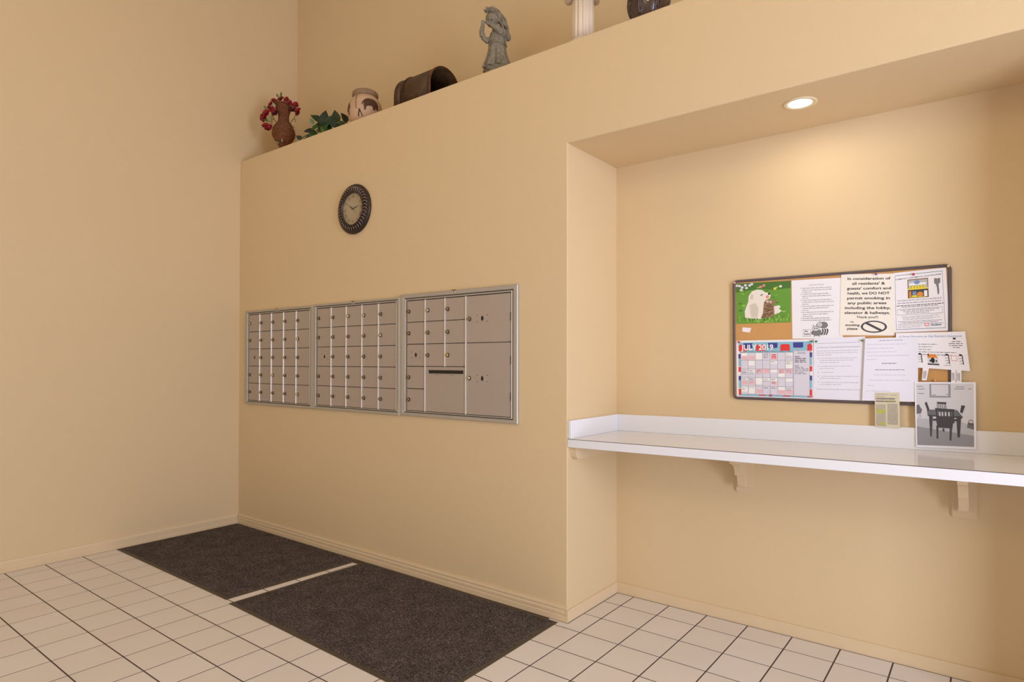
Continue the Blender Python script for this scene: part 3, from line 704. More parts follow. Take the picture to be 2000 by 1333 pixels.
# -- July calendar page
q = [(3.8602,1.4303),(4.2192,1.4306),(4.2183,1.1475),(3.8627,1.1466)]
y = PY-0.0014; s = sheet('calendar_page', q, y, 'white', 'July 2019 wall calendar page with red, white and blue ice pops', 'calendar')
p = Print(q, y); C_ = ['sky','navy','red','white','mid','pink','lilac','pale','grey']
p.rect(0.03,0.035,0.985,0.19,0); p.rect(0.03,0.955,0.985,0.985,0)
for (v0, v1, c_) in ((0.24,0.32,1),(0.32,0.46,0),(0.47,0.56,2),(0.63,0.71,1),(0.71,0.85,0),(0.86,0.97,2)): p.rect(0.028, v0, 0.062, v1, c_); p.rect(0.962, v0-0.02, 0.99, v1-0.02, c_)
p.layer = 1
for (u, c_) in ((0.035,2),(0.10,1),(0.27,2),(0.43,1),(0.59,2),(0.755,1),(0.93,2)):
    w = 0.125 if u < 0.9 else 0.06
    if c_ == 2:
        p.poly([(u,0.19),(u,0.10),(u+0.02,0.075),(u+w-0.02,0.075),(u+w,0.10),(u+w,0.19)], 2)
        for k in (0.015,0.07,0.095): p.rect(u+k*w/0.125, 0.19, u+(k+0.014)*w/0.125, 0.215, 2)
    else: p.poly([(u,0.05),(u+w,0.05),(u+w,0.125),(u+w-0.012,0.14),(u+0.012,0.14),(u,0.125)], 1); p.rect(u+w*0.4, 0.14, u+w*0.6, 0.20, 7)
for (u, c_) in ((0.17,7),(0.30,2),(0.49,7),(0.62,2),(0.82,7),(0.93,2)): p.rect(u, 0.955, u+(0.10 if c_ == 2 else 0.02), 0.972, c_)
p.layer = 2; p.rect(0.062,0.19,0.755,0.955,6); p.rect(0.06,0.19,0.755,0.215,0); p.rect(0.76,0.195,0.962,0.955,6)
r = random.Random(9); gu = [0.062+0.0988*k for k in range(8)]; gv = [0.215,0.352,0.505,0.655,0.805,0.955]
p.layer = 3
for i in range(7):
    for j in range(5):
        k = r.random()
        p.rect(gu[i]+0.006, gv[j]+0.01, gu[i+1]-0.006, gv[j]+r.uniform(0.05,0.14), 3 if k > 0.45 else 6)
for (i, j) in ((0,0),(1,0),(4,0),(2,2),(3,2),(5,2),(6,2),(0,3),(1,3),(4,3),(2,4),(5,4),(6,4)):
    a_ = gu[i]+0.015; p.rect(a_, gv[j]-0.005 if j == 2 else gv[j]+0.06, gu[i+1]-0.01, gv[j]+0.075 if j == 2 else gv[j]+0.125, 5)
p.layer = 4
for i in range(7):
    for j in range(5):
        for k in range(r.randrange(0, 4)): p.words(gu[i]+0.012, gu[i+1]-0.012-r.uniform(0,0.03), gv[j]+0.035+0.03*k, 0.010, r, 8 if r.random() > 0.3 else 7)
for k in range(3): p.words(gu[4]+0.02, gu[5]-0.02, gv[0]+0.05+0.028*k, 0.016, r, 2)
for u in gu: p.rect(u-0.0012, 0.19, u+0.0012, 0.955, 4)
for v in gv: p.rect(0.062, v-0.0016, 0.755, v+0.0016, 4)
p.frame(0.76,0.195,0.962,0.955,0.002,4,0.8)
for k in range(4): p.words(0.775, 0.775+(0.06,0.14,0.13,0.14)[k], 0.30+0.03*k, 0.013, r, 4)
for k in range(6): p.words(0.775, 0.775+(0.05,0.12,0.17,0.17,0.11,0.14)[k], 0.45+0.027*k, 0.010, r, 8)
p.layer = 5; p.text('JULY 2019', 0.068, 0.50, 0.170, 0.095, 3, 0.028)
for k, tx in enumerate(('SUN','MON','TUE','WED','THU','FRI','SAT')): p.text(tx, gu[k]+0.02, gu[k+1]-0.02, 0.211, 0.017, 4, 0.0)
p.text('NOTES', 0.812, 0.908, 0.245, 0.03, 8)
ink(s, p, C_)

# -- security rules sheet with a bee
q = [(4.1244,1.7163),(4.3449,1.7123),(4.3460,1.4311),(4.1278,1.4345)]
y = PY-0.0010; s = sheet('security_notice', q, y, 'white', 'white typed security rules sheet with a small bee drawing', 'paper')
p = Print(q, y); r = random.Random(5)
p.text('SECURITY RULES', 0.36, 0.64, 0.105, 0.017, 1, 0.0)
v = 0.15
for k in (3,3,3,3,3,1,1):
    p.ell(0.19, v-0.006, 0.008, 0.006, 1, 8)
    for i in range(k): p.words(0.215, 0.215+(r.uniform(0.5,0.62) if i < k-1 or k == 1 else r.uniform(0.1,0.22)), v, 0.0085, r, 1 if v > 0.6 else 2); v += 0.034
p.frame(0.215,0.845,0.375,0.965,0.004,2,0.78)
p.text('Be', 0.255, 0.32, 0.888, 0.030, 0, 0.012); p.text('Safe', 0.235, 0.36, 0.938, 0.034, 0, 0.012)
p.layer = 1
p.ell(0.63,0.775,0.085,0.055,2,24); p.ell(0.555,0.765,0.055,0.05,3,24); p.ring(0.555,0.765,0.055,0.05,0.006,1,24,0.78); p.ring(0.63,0.775,0.085,0.055,0.006,1,24,0.78)
p.layer = 2
p.ell(0.50,0.90,0.11,0.055,2,24); p.poly([(0.58,0.85),(0.70,0.83),(0.735,0.86),(0.68,0.93),(0.60,0.95)],3); p.ell(0.475,0.835,0.075,0.045,3,24); p.ring(0.475,0.835,0.075,0.045,0.006,1,24,0.78)
p.layer = 3
for u in (0.60,0.645,0.69): p.poly([(u,0.835),(u+0.025,0.84),(u+0.03,0.89),(u,0.94),(u-0.02,0.94),(u+0.01,0.885)],0)
for (a_,b_,c1,d1) in ((0.42,0.90,0.37,0.89),(0.42,0.915,0.375,0.925),(0.46,0.94,0.44,0.975),(0.53,0.94,0.55,0.975),(0.44,0.80,0.42,0.765),(0.50,0.79,0.49,0.755)): p.line(a_,b_,c1,d1,0.010,1)
for u in (0.455,0.50): p.ell(u,0.83,0.012,0.010,0,10)
ink(s, p, ['black','mid','grey','g5'])

# -- no smoking notice
q = [(4.3400,1.7278),(4.5482,1.7136),(4.5514,1.4390),(4.3319,1.4463)]
y = PY-0.0026; s = sheet('no_smoking_notice', q, y, 'cream', 'cream no smoking notice in heavy black lettering with a prohibition sign', 'sign')
p = Print(q, y)
for k, (tx, a_, b_) in enumerate((("In consideration of",0.13,0.94),("all residents' &",0.22,0.84),("guests' comfort and",0.12,0.945),("health, we DO NOT",0.135,0.92),("permit smoking in",0.13,0.925),("any public areas",0.14,0.86),("including the lobby,",0.09,0.935),("elevator & hallways.",0.085,0.925))):
    p.text(tx, a_, b_, 0.094+0.0795*k, 0.042, 0, 0.026)
p.text('Thank you!!!', 0.31, 0.71, 0.718, 0.034, 0, 0.022)
p.text('no', 0.20, 0.265, 0.79, 0.026, 0, 0.03); p.text('smoking', 0.105, 0.37, 0.848, 0.036, 0, 0.03); p.text('please', 0.14, 0.335, 0.908, 0.036, 0, 0.03)
p.layer = 1; p.ring(0.63,0.858,0.235,0.098,0.038,1,40,1.9); p.line(0.49,0.795,0.775,0.925,0.046,1,1.3)
ink(s, p, ['black','g1'])

# -- food program sheet
q = [(4.5467,1.7156),(4.7375,1.7235),(4.7496,1.4558),(4.5501,1.4526)]
y = PY-0.0018; s = sheet('food_program_flyer', q, y, 'white', 'white food program flyer with a colour pantry photo and a key', 'flyer')
p = Print(q, y); r = random.Random(7)
p.frame(0.03,0.045,0.93,0.955,0.006,2,0.78); p.text('COMMODITY SUPPLEMENTAL FOOD PROGRAM', 0.04, 0.90, 0.125, 0.020, 0, 0.012, 0, -0.02)
p.rect(0.27,0.135,0.66,0.445,3); p.layer = 1
p.rect(0.285,0.15,0.645,0.29,9); p.rect(0.285,0.305,0.645,0.435,10); p.rect(0.27,0.285,0.66,0.308,4)
p.layer = 2; p.rect(0.30,0.20,0.62,0.235,6); p.ell(0.45,0.19,0.055,0.035,5); p.rect(0.31,0.245,0.60,0.285,4)
for k in range(5): p.rect(0.335+0.055*k, 0.245, 0.345+0.055*k, 0.285, 3)
p.rect(0.295,0.33,0.335,0.43,7); p.rect(0.36,0.34,0.43,0.395,5); p.rect(0.35,0.40,0.44,0.43,4); p.ell(0.50,0.39,0.06,0.04,7); p.rect(0.575,0.335,0.635,0.43,6); p.rect(0.30,0.425,0.60,0.435,4)
p.layer = 0
p.poly([(0.77,0.16),(0.80,0.15),(0.83,0.165),(0.86,0.15),(0.885,0.165),(0.88,0.23),(0.85,0.25),(0.85,0.29),(0.855,0.34),(0.85,0.40),(0.835,0.42),(0.82,0.40),(0.815,0.30),(0.80,0.25),(0.77,0.235)], 1)
for k in range(2): p.words(0.07, 0.89, 0.485+0.042*k, 0.020, r, 8)
for k in range(2): p.words(0.05+0.1*k, 0.92-0.1*k, 0.565+0.024*k, 0.011, r, 0 if k == 0 else 1)
p.frame(0.06,0.615,0.90,0.715,0.004,1,0.78)
for k in range(3): p.words(0.12+0.05*k, 0.84-0.09*k, 0.640+0.026*k, 0.009, r, 1)
for k in range(4): p.words(0.14+0.01*k, 0.84-0.12*(k % 2), 0.745+0.018*k, 0.008, r, 8)
for k in range(5): p.words(0.07+0.05*(k == 1), (0.88,0.80,0.90,0.52,0.50)[k], 0.828+0.024*k, 0.009, r, 1 if k < 2 else 8)
p.layer = 1; p.ring(0.60,0.892,0.05,0.026,0.014,11,20,0.9); p.text('Action', 0.66, 0.86, 0.912, 0.034, 2, 0.03, 0.3); p.rect(0.68,0.868,0.87,0.872,2)
ink(s, p, ['black','grey','teal','brown','yellow','blue','white','orange','pale','g3','g1','rose'])

# -- renters insurance flyer with tear-off strips
q = [(4.5559,1.4502),(4.8019,1.4500),(4.8177,1.2856),(4.5591,1.3038)]
y = AB-0.0205; s = sheet('insurance_flyer', q, y, 'white', 'white insurance flyer with torn-off strips sticking out past the right frame', 'flyer')
p = Print(q, y); r = random.Random(8)
p.text('6 Great Reasons to Get Renters Insurance', 0.05, 0.945, 0.135, 0.055, 2, 0.012)
for k in range(5): p.words(0.325, 0.325+(0.27,0.20,0.19,0.52,0.46)[k], 0.34+0.072*k, 0.018, r, 1)
p.rect(0.82,0.155,0.86,0.20,0); p.layer = 1
for k in range(4): p.words(0.76+(0.04,0,0,0.05)[k], 0.95-(0.03,0,0,0.05)[k], 0.265+0.052*k, 0.020, r, 1)
p.poly([(0.44,0.66),(0.46,0.60),(0.56,0.60),(0.59,0.70),(0.45,0.71)],3); p.rect(0.445,0.71,0.59,0.86,4); p.rect(0.44,0.86,0.60,0.90,5); p.rect(0.45,0.59,0.465,0.66,0); p.ell(0.515,0.77,0.028,0.075,0,16)
for u in (0.47,0.555): p.rect(u,0.76,u+0.018,0.81,0)
p.rect(0.765,0.62,0.85,0.76,6); p.layer = 2; p.rect(0.772,0.635,0.843,0.745,7); p.layer = 1
for u in (0.325,0.70,0.885):
    for k in range(4): p.line(u-0.02+0.004*k,0.64+0.065*k,u+0.035,0.615+0.065*k,0.009,0)
    p.ell(u+0.012,0.60,0.020,0.022,0,12); p.line(u+0.035,0.60,u+0.04,0.85,0.012,0)
p.line(0.66,0.89,0.76,0.88,0.008,0)
ink(s, p, ['black','grey','blue','orange','g5','g1','rose','white'])
for (qs, nm) in (([(4.6542,1.2977),(4.6766,1.2979),(4.6677,1.2441),(4.6505,1.2448)],'a'), ([(4.7538,1.2925),(4.7699,1.2915),(4.7688,1.2364),(4.7535,1.2382)],'b'), ([(4.7717,1.2913),(4.7887,1.2900),(4.7888,1.2347),(4.7714,1.2365)],'c')):
    N = MB(); yy = y-0.0004
    N.add([(a_, yy-(0.003 if i > 1 else 0), b_) for i, (a_, b_) in enumerate(qs)]+[(a_, yy-(0.003 if i > 1 else 0)+0.0003, b_) for i, (a_, b_) in enumerate(qs)], [(3,2,1,0),(4,5,6,7),(0,1,5,4),(1,2,6,5),(2,3,7,6),(3,0,4,7)])
    st = part('tear_off_strip', N, PAPER['white'], s)
    pp = Print(qs, yy-0.0031); [pp.rect(0.2+0.22*k, 0.25, 0.27+0.22*k, 0.85, 0) for k in range(3)]; part('print', pp, INK['grey'], st)['kind'] = 'stuff'

# -- attention sheet and the plain letter beside it
q = [(4.2214,1.4335),(4.4363,1.4386),(4.4259,1.1475),(4.2190,1.1475)]
y = PY-0.0020; s = sheet('attention_letter', q, y, 'cool', 'white typed attention letter with bullet points beside the July page', 'paper')
p = Print(q, y); r = random.Random(11)
p.rect(0.08,0.085,0.90,0.089,1); p.text('ATTENTION: GRANDPARENTS/GUARDIANS!', 0.07, 0.92, 0.165, 0.019, 1)
for k, e in enumerate((0.88,0.86,0.36)): p.words(0.07, e, 0.215+0.034*k, 0.008, r, 0)
v = 0.335
for k in (3,2,1,2,2):
    p.ell(0.105, v-0.005, 0.009, 0.007, 1, 8)
    for i in range(k): p.words(0.17 if i == 0 else 0.13, r.uniform(0.75,0.93) if i < k-1 else r.uniform(0.35,0.7), v, 0.008, r, 0); v += 0.034
    v += 0.030
p.words(0.07, 0.93, 0.84, 0.009, r, 0)
ink(s, p, ['pale','grey'])
q = [(4.4371,1.4289),(4.6368,1.4314),(4.6369,1.1507),(4.4243,1.1483)]
y = AB-0.0222; s = sheet('typed_letter', q, y, 'cool', 'mostly blank white letter with faint type above the newspaper clipping', 'paper')
p = Print(q, y); r = random.Random(12)
p.words(0.28,0.72,0.045,0.008,r,1)
for k, (a_, e) in enumerate(((0.04,0.80),(0.04,0.56),(0.04,0.62),(0.06,0.86),(0.04,0.25))): p.words(a_, e, 0.105+0.06*k, 0.006, r, 0)
p.words(0.34,0.62,0.41,0.012,r,1); p.words(0.22,0.76,0.51,0.010,r,1)
for k, (a_, e) in enumerate(((0.2,0.78),(0.12,0.85),(0.08,0.22),(0.06,0.5))): p.words(a_, e, 0.59+0.085*k, 0.006, r, 0)
ink(s, p, ['pale','grey'])

# -- newspaper clipping hanging below the frame
q = [(4.4740,1.1865),(4.5679,1.1889),(4.5705,1.0326),(4.4752,1.0332)]
y = AB-0.0232; s = sheet('newspaper_clipping', q, y, 'news', 'yellowed newspaper clipping with yellow highlighter, hanging below the board', 'clipping')
p = Print(q, y); r = random.Random(13)
p.rect(0.33,0.225,0.86,0.275,2); p.rect(0.06,0.49,0.44,0.60,2); p.rect(0.18,0.86,0.44,0.93,2); p.layer = 1
p.words(0.06,0.55,0.07,0.03,r,0); p.rect(0.64,0.07,0.90,0.078,1); p.rect(0.06,0.115,0.40,0.125,1)
p.words(0.05,0.82,0.20,0.045,r,1); p.words(0.05,0.86,0.275,0.045,r,1)
for k in range(24): p.words(0.05,0.44,0.36+0.026*k,0.012,r,1)
for k in range(23): p.words(0.51,0.92,0.33+0.026*k,0.012,r,1)
ink(s, p, ['pale','grey','hi'])

# -- black and white print of a dining table
q = [(4.6244,1.2366),(4.8367,1.2400),(4.8371,0.9639),(4.6285,0.9558)]
y = AB-0.0248; s = sheet('table_photo_print', q, y, 'photo', 'black and white photo print of a dining table with four chairs, leaning over the backsplash', 'photo')
p = Print(q, y); p.rect(0.025,0.02,0.965,0.965,2); p.layer = 1
p.poly([(0.025,0.56),(0.30,0.56),(0.62,0.55),(0.965,0.66),(0.965,0.965),(0.025,0.965)],1); p.rect(0.25,0.03,0.60,0.235,3); p.layer = 2
p.rect(0.28,0.04,0.56,0.21,2); p.poly([(0.025,0.68),(0.965,0.80),(0.965,0.965),(0.025,0.965)],4)
for (u0,u1,v) in ((0.04,0.14,0.06),(0.06,0.17,0.10),(0.68,0.82,0.065),(0.66,0.82,0.095),(0.88,0.93,0.095),(0.52,0.57,0.18),(0.29,0.36,0.19),(0.05,0.16,0.17)): p.rect(u0,v,u1,v+0.012,3)
p.poly([(0.025,0.36),(0.06,0.34),(0.10,0.40),(0.12,0.42),(0.10,0.48),(0.025,0.49)],5); p.rect(0.06,0.49,0.10,0.55,1)
p.layer = 3
p.poly([(0.20,0.42),(0.70,0.42),(0.79,0.52),(0.21,0.50)],5)                                # table top
p.poly([(0.205,0.50),(0.79,0.52),(0.78,0.545),(0.22,0.52)],0)
for (a_,b_,v1) in ((0.235,0.29,0.83),(0.685,0.755,0.83)): p.poly([(a_,0.51),(b_+0.01,0.51),(b_-0.015,v1),(a_+0.015,v1)],0)
p.layer = 4
p.poly([(0.37,0.30),(0.53,0.305),(0.52,0.335),(0.375,0.33)],0)                              # far chair
for u in (0.375,0.40,0.43,0.46,0.49,0.515): p.line(u,0.33,u+0.004,0.42,0.010,0)
p.poly([(0.165,0.32),(0.20,0.30),(0.245,0.42),(0.215,0.45)],0); p.poly([(0.77,0.345),(0.83,0.355),(0.785,0.47),(0.745,0.45)],0)   # side chairs
p.rect(0.30,0.555,0.70,0.59,0)
p.layer = 5                                                                            # near chair
p.poly([(0.335,0.395),(0.66,0.41),(0.65,0.45),(0.345,0.435)],0)
for u in (0.36,0.425,0.48,0.535,0.59,0.63): p.line(u,0.43,u+0.012,0.62,0.026 if u in (0.36,0.63) else 0.016,0,0.8)
p.poly([(0.355,0.52),(0.645,0.53),(0.62,0.70),(0.37,0.69)],0)
p.poly([(0.355,0.66),(0.39,0.66),(0.385,0.86),(0.355,0.86)],0); p.poly([(0.575,0.68),(0.615,0.68),(0.60,0.88),(0.57,0.88)],0); p.line(0.47,0.70,0.475,0.75,0.03,0)
p.layer = 6
for u in (0.405,0.45,0.50,0.555): p.rect(u,0.455,u+0.022,0.515,2)
p.layer = 4; p.poly([(0.87,0.60),(0.965,0.615),(0.965,0.71),(0.855,0.68)],5); p.ring(0.915,0.60,0.04,0.04,0.008,0,16,0.8)
ink(s, p, ['g1','g3','g5','g2','g2','g4'], 'photograph')

# -- scrap of paper and the push pins
q = [(3.8910,1.4970),(3.9348,1.4925),(3.9272,1.4696),(3.8909,1.4752)]
sheet('paper_scrap', q, PY-0.0006, 'white', 'small torn white paper scrap on bare cork below the puppy picture', 'paper scrap')
def pin(x, z, y0, colr, label):
    b = MB(); R = Matrix.Rotation(PI/2, 4, 'X')
    b.lathe([(0.0045,0),(0.0045,0.0012),(0.0030,0.0022),(0.0028,0.0060),(0.0048,0.0075),(0.0050,0.0088),(0.0,0.0098)], (x, y0, z), 16, M=R)
    tag(part('push_pin', b, mat('pin_%d_%d_%d' % colr, colr, 0.3), None, (x, y0, z)), label, 'push pin', 'push pins on the board')
for (x, z, y0, colr, label) in ((3.8758,1.4229,PY-0.0017,(214,40,60),'red push pin at the top left corner of the July page'),
    (4.2144,1.4204,PY-0.0017,(30,140,100),'green push pin at the top right corner of the July page'),
    (4.2344,1.4189,PY-0.0023,(30,150,108),'green push pin at the top left corner of the attention letter'),
    (4.4254,1.4200,PY-0.0023,(96,140,60),'olive green push pin at the top right corner of the attention letter'),
    (4.4809,1.7166,PY-0.0029,(130,80,180),'purple push pin holding the no smoking notice'),
    (4.6218,1.7036,PY-0.0021,(196,36,84),'crimson push pin holding the food program flyer'),
    (4.0298,1.1577,PY-0.0017,(206,30,90),'red push pin at the bottom edge of the July page'),
    (4.7462,1.7268,AB-0.0178,(232,214,150),'pale yellow push pin on the top right corner of the frame'),
    (3.8560,1.7240,AB-0.0178,(236,170,160),'pink push pin on the top left corner of the frame'),
    (4.6971,1.2445,PY-0.0001,(240,170,110),'orange push pin in bare cork above the table photo')):
    pin(x, z, y0, colr, label)
# ------------------------------------------------------------------ things on the high ledge (each built in its own frame, turned to face the room)
RZ = -YAW
R9 = lambda *a: Matrix.Rotation(*a)
def noise1(a): return math.sin(a*12.9898)*43758.5453 % 1.0

# -- wicker vase
M_WICK = mat('wicker', (142, 82, 38), 0.5, bump=(260, 0.4), var=(50, 0.8, (84, 40, 18)))
M_WIRE = mat('brown_wire', (98, 50, 30), 0.45)
v = thing('wicker_vase', (0.425, 0.125, H), 'brown woven wicker vase with wire scroll handles in the ledge corner', 'vase', rz=RZ)
ctrl = [(0.040,0.0),(0.044,0.012),(0.030,0.035),(0.034,0.075),(0.060,0.110),(0.082,0.150),(0.085,0.180),(0.076,0.215),(0.058,0.245),(0.042,0.272),(0.038,0.305),(0.044,0.340),(0.060,0.378),(0.072,0.405)]
def spline(ctrl, n):
    out = []
    for i in range(len(ctrl)-1):
        p0, p1, p2, p3 = ctrl[max(0, i-1)], ctrl[i], ctrl[i+1], ctrl[min(len(ctrl)-1, i+2)]
        for k in range(n):
            t = k/n; out.append(tuple(0.5*((2*b)+(-a+c)*t+(2*a-5*b+4*c-d)*t*t+(-a+3*b-3*c+d)*t**3) for a, b, c, d in zip(p0, p1, p2, p3)))
    out.append(ctrl[-1]); return out
prof = spline(ctrl, 16)
b = MB(); b.lathe(prof, seg=88, cap=False, fn=lambda t, z, r: r+0.0036*math.cos(14*t+(PI if int(z/0.0095) % 2 else 0))+0.0022*math.cos(2*PI*z/0.0095))
b.lathe([(0.0,0.004),(0.040,0.004)], seg=32, cap=False)
part('body', b, M_WICK, v)
b = MB(); b.tube([(0.071*math.cos(2*PI*k/40), 0.071*math.sin(2*PI*k/40), 0.406+0.002*math.sin(20*PI*k/40)) for k in range(40)], 0.0065, 8, closed=True); part('rim', b, M_WICK, v)
for s in (1, -1):
    b = MB(); pts = [(0.066,0,0.375),(0.088,0,0.352),(0.094,0,0.325),(0.082,0,0.300),(0.066,0,0.280),(0.058,0,0.262),(0.062,0,0.245),(0.080,0,0.230),(0.092,0,0.222)]
    b.tube([(s*x, y, z) for x, y, z in spline(pts, 5)], 0.0022, 6)
    cur = [(0.064+0.0, 0, 0.276)]+[(0.084+0.012*math.cos(a), 0, 0.282+0.012*math.sin(a)) for a in [PI*0.9-k*0.45 for k in range(10)]]
    b.tube([(s*x, y, z) for x, y, z in cur], 0.0020, 6); part('scroll_handle', b, M_WIRE, v)
# -- red silk flowers hung on the vase
M_RED = [mat('red_petal_%d' % i, c_, 0.6) for i, c_ in enumerate(((122, 8, 20), (146, 16, 28), (74, 8, 22)))]
M_GRN = mat('silk_leaf_green', (84, 104, 44), 0.55); M_GRN2 = mat('silk_leaf_pale', (140, 148, 112), 0.55); M_STEM = mat('stem_tan', (150, 124, 92), 0.6)
fl = thing('flower_spray', (0.425, 0.125, H+0.40), 'spray of red silk flowers draped over the wicker vase', 'flowers', rz=RZ)
def to_spray(cx_, cy_, dy=0.0):          # measured on the vase in millimetre steps: x right of the vase axis, z above the ledge
    return Vector(((cx_-606)*0.000367, dy, 0.5496-0.000367*cy_-0.40+dy*0.36))
def flower(c, s, seed, m):
    r = random.Random(seed); b = MB(); n = 6
    ax = Vector((r.uniform(-0.7,0.7), -1, r.uniform(-0.3,0.8))).normalized(); q = Vector((0,0,1)).rotation_difference(ax).to_matrix().to_4x4()
    for ring, (k, up, rad) in enumerate(((6, 0.25, 1.0), (5, 0.75, 0.72))):
        for i in range(k):
            a = 2*PI*i/k+ring*0.5+r.uniform(-0.2,0.2); L = s*rad
            pts = []
            for (u, w) in ((0,0),(0.35,0.30),(0.75,0.42),(1.0,0.18),(1.0,-0.18),(0.75,-0.42),(0.35,-0.30)):
                x, y = u*L, w*L; z = up*L*u*0.9+0.12*L*(w*w)*4-(0.35*L*max(0,u-0.7))
                pts.append(q @ Vector((x*math.cos(a)-y*math.sin(a), x*math.sin(a)+y*math.cos(a), z)))
            pts = [p+c for p in pts]; ctr = sum(pts, Vector())/7+q @ Vector((0,0,-0.1*L))
            b.add(pts+[ctr], [(i2, (i2+1) % 7, 7) for i2 in range(7)], 0, True)
    b.ball(c+q @ Vector((0,0,s*0.25)), s*0.22, 0, 8, 6)
    part('flower', b, m, fl)
for i, (x, y, s, d) in enumerate(((430,310,0.019,-0.03),(385,375,0.022,-0.045),(345,470,0.019,-0.03),(290,585,0.028,-0.06),(225,675,0.026,-0.05),(260,850,0.022,-0.04),(310,915,0.019,-0.05),(370,870,0.016,-0.05),
    (585,275,0.024,-0.04),(690,280,0.018,-0.02),(775,350,0.018,-0.05),(885,385,0.019,-0.03),(920,420,0.015,-0.04),(965,520,0.021,-0.05),(965,590,0.018,-0.05),(420,500,0.021,-0.055),(470,575,0.021,-0.05),(850,500,0.023,-0.045))):
    flower(to_spray(x, y, d), s*1.35, i, M_RED[2] if i in (16, 17) else M_RED[i % 2])
def leaf(mb, c, L, W, dirv, up, curl=0.25, mi=0, heart=False):
    d = Vector(dirv).normalized(); n = Vector(up); n = (n-d*n.dot(d)).normalized(); t = d.cross(n)
    prof_ = ((0,0.02),(0.12,0.62),(0.3,0.95),(0.5,0.86),(0.72,0.55),(0.9,0.2),(1,0.0)) if heart else ((0,0.04),(0.2,0.6),(0.45,0.9),(0.7,0.62),(0.9,0.25),(1,0.0))
    vs = []; fs = []
    for (u, w) in prof_:
        back = -0.10*L if (heart and 0 < u < 0.2) else 0
        ctr = Vector(c)+d*u*L-n*curl*L*u*u
        vs += [ctr, ctr+t*w*W/2+n*0.10*W*w+d*back, ctr-t*w*W/2+n*0.10*W*w+d*back]
    m = len(prof_)
    for i in range(m-1):
        a = 3*i; fs += [(a, a+1, a+4, a+3), (a+2, a, a+3, a+5)]
    k = len(vs); vs += [p-n*0.0008 for p in vs]; fs2 = [tuple(x+k for x in f[::-1]) for f in fs]
    mb.add(vs, fs+fs2, mi, True)
for (x, y, L, W, dv, m) in ((600,235,0.034,0.016,(0.1,-0.3,1),M_GRN),(545,240,0.026,0.014,(-0.4,-0.3,1),M_GRN),(290,500,0.026,0.016,(-0.3,-0.5,0.8),M_GRN),(390,640,0.045,0.024,(-0.2,-0.6,-0.8),M_GRN2),(370,760,0.040,0.022,(-0.9,-0.4,0.3),M_GRN),
    (490,450,0.034,0.016,(-0.3,-0.6,0.6),M_GRN2),(640,1210,0.026,0.014,(0.1,-0.7,0.8),M_GRN2),(570,1230,0.024,0.013,(-0.5,-0.7,0.3),M_GRN2)):
    b = MB(); leaf(b, to_spray(x, y, -0.055 if y < 1000 else -0.06), L*1.3, W*1.3, dv, (0,-1,0.4)); part('leaf', b, m, fl)
b = MB()
for pts in (((640,350),(780,400),(900,480),(950,560)),((560,330),(440,330),(350,440),(300,560)),((480,480),(400,620),(380,780),(330,850)),((430,840),(380,780))):
    P_ = [to_spray(x, y, -0.045) for x, y in pts]; P_ = spline([tuple(p) for p in P_], 6); b.tube(P_, 0.0022, 6)
part('stem', b, M_STEM, fl)['kind'] = 'stuff'

# -- ivy
M_IVY = [mat('ivy_%d' % i, c_, 0.42) for i, c_ in enumerate(((24, 56, 28), (50, 84, 36), (14, 36, 22), (84, 112, 54)))]
iv = thing('ivy_garland', (0.93, 0.14, H), 'trailing green ivy with glossy leaves lying between the wicker vase and the clay pot', 'ivy', rz=RZ)
def to_ivy(cx_, cy_, d=0.0):           # metres in the garland's own frame
    return Vector(((cx_-1013)/6.667*0.00382, d, 0.242-(cy_-420)/6.667*0.00382+d*0.43))
r = random.Random(21)
for i, (x, y, L, ang, m) in enumerate(((1040,500,0.095,80,2),(920,520,0.085,150,0),(1160,500,0.092,100,0),(870,560,0.045,110,3),(960,610,0.080,200,1),(1060,600,0.085,260,1),(950,660,0.070,230,3),(830,690,0.085,185,2),(880,730,0.075,200,1),
    (1030,650,0.085,250,3),(1150,580,0.075,300,0),(1250,590,0.070,340,1),(1300,510,0.075,120,2),(700,800,0.050,190,2),(790,770,0.055,200,0),(1190,620,0.060,280,1),(1110,540,0.075,60,0),(990,560,0.070,130,0),(900,640,0.060,220,1),(1090,660,0.07,250,0),(1260,640,0.06,320,1),(760,800,0.045,170,1),(1000,700,0.06,240,2),(1320,600,0.05,20,1))):
    a = math.radians(ang); c_ = to_ivy(x, y, r.uniform(-0.05, 0.04)); dv = Vector((math.cos(a), r.uniform(-0.6,0.1), math.sin(a)))
    c_ = c_-dv.normalized()*L*0.45
    tipz = (c_+dv.normalized()*L).z
    if c_.z < 0.012: c_.z = 0.012
    if tipz < 0.012: dv.z += 0.9
    b = MB(); leaf(b, c_, L, L*0.78, dv, (r.uniform(-0.4,0.4), -1, 0.55), 0.12, 0, True); part('leaf', b, M_IVY[m], iv)
b = MB(); b.tube(spline([tuple(to_ivy(x, y, 0.0)) for x, y in ((680,800),(800,740),(900,690),(1000,640),(1090,640),(1200,610),(1310,570))], 6), 0.003, 6)
b.tube(spline([tuple(to_ivy(x, y, -0.03)) for x, y in ((1060,490),(1075,530),(1105,570),(1130,630))], 6), 0.0022, 6, 1); part('stem', b, [M_IVY[1], M_GRN2], iv)

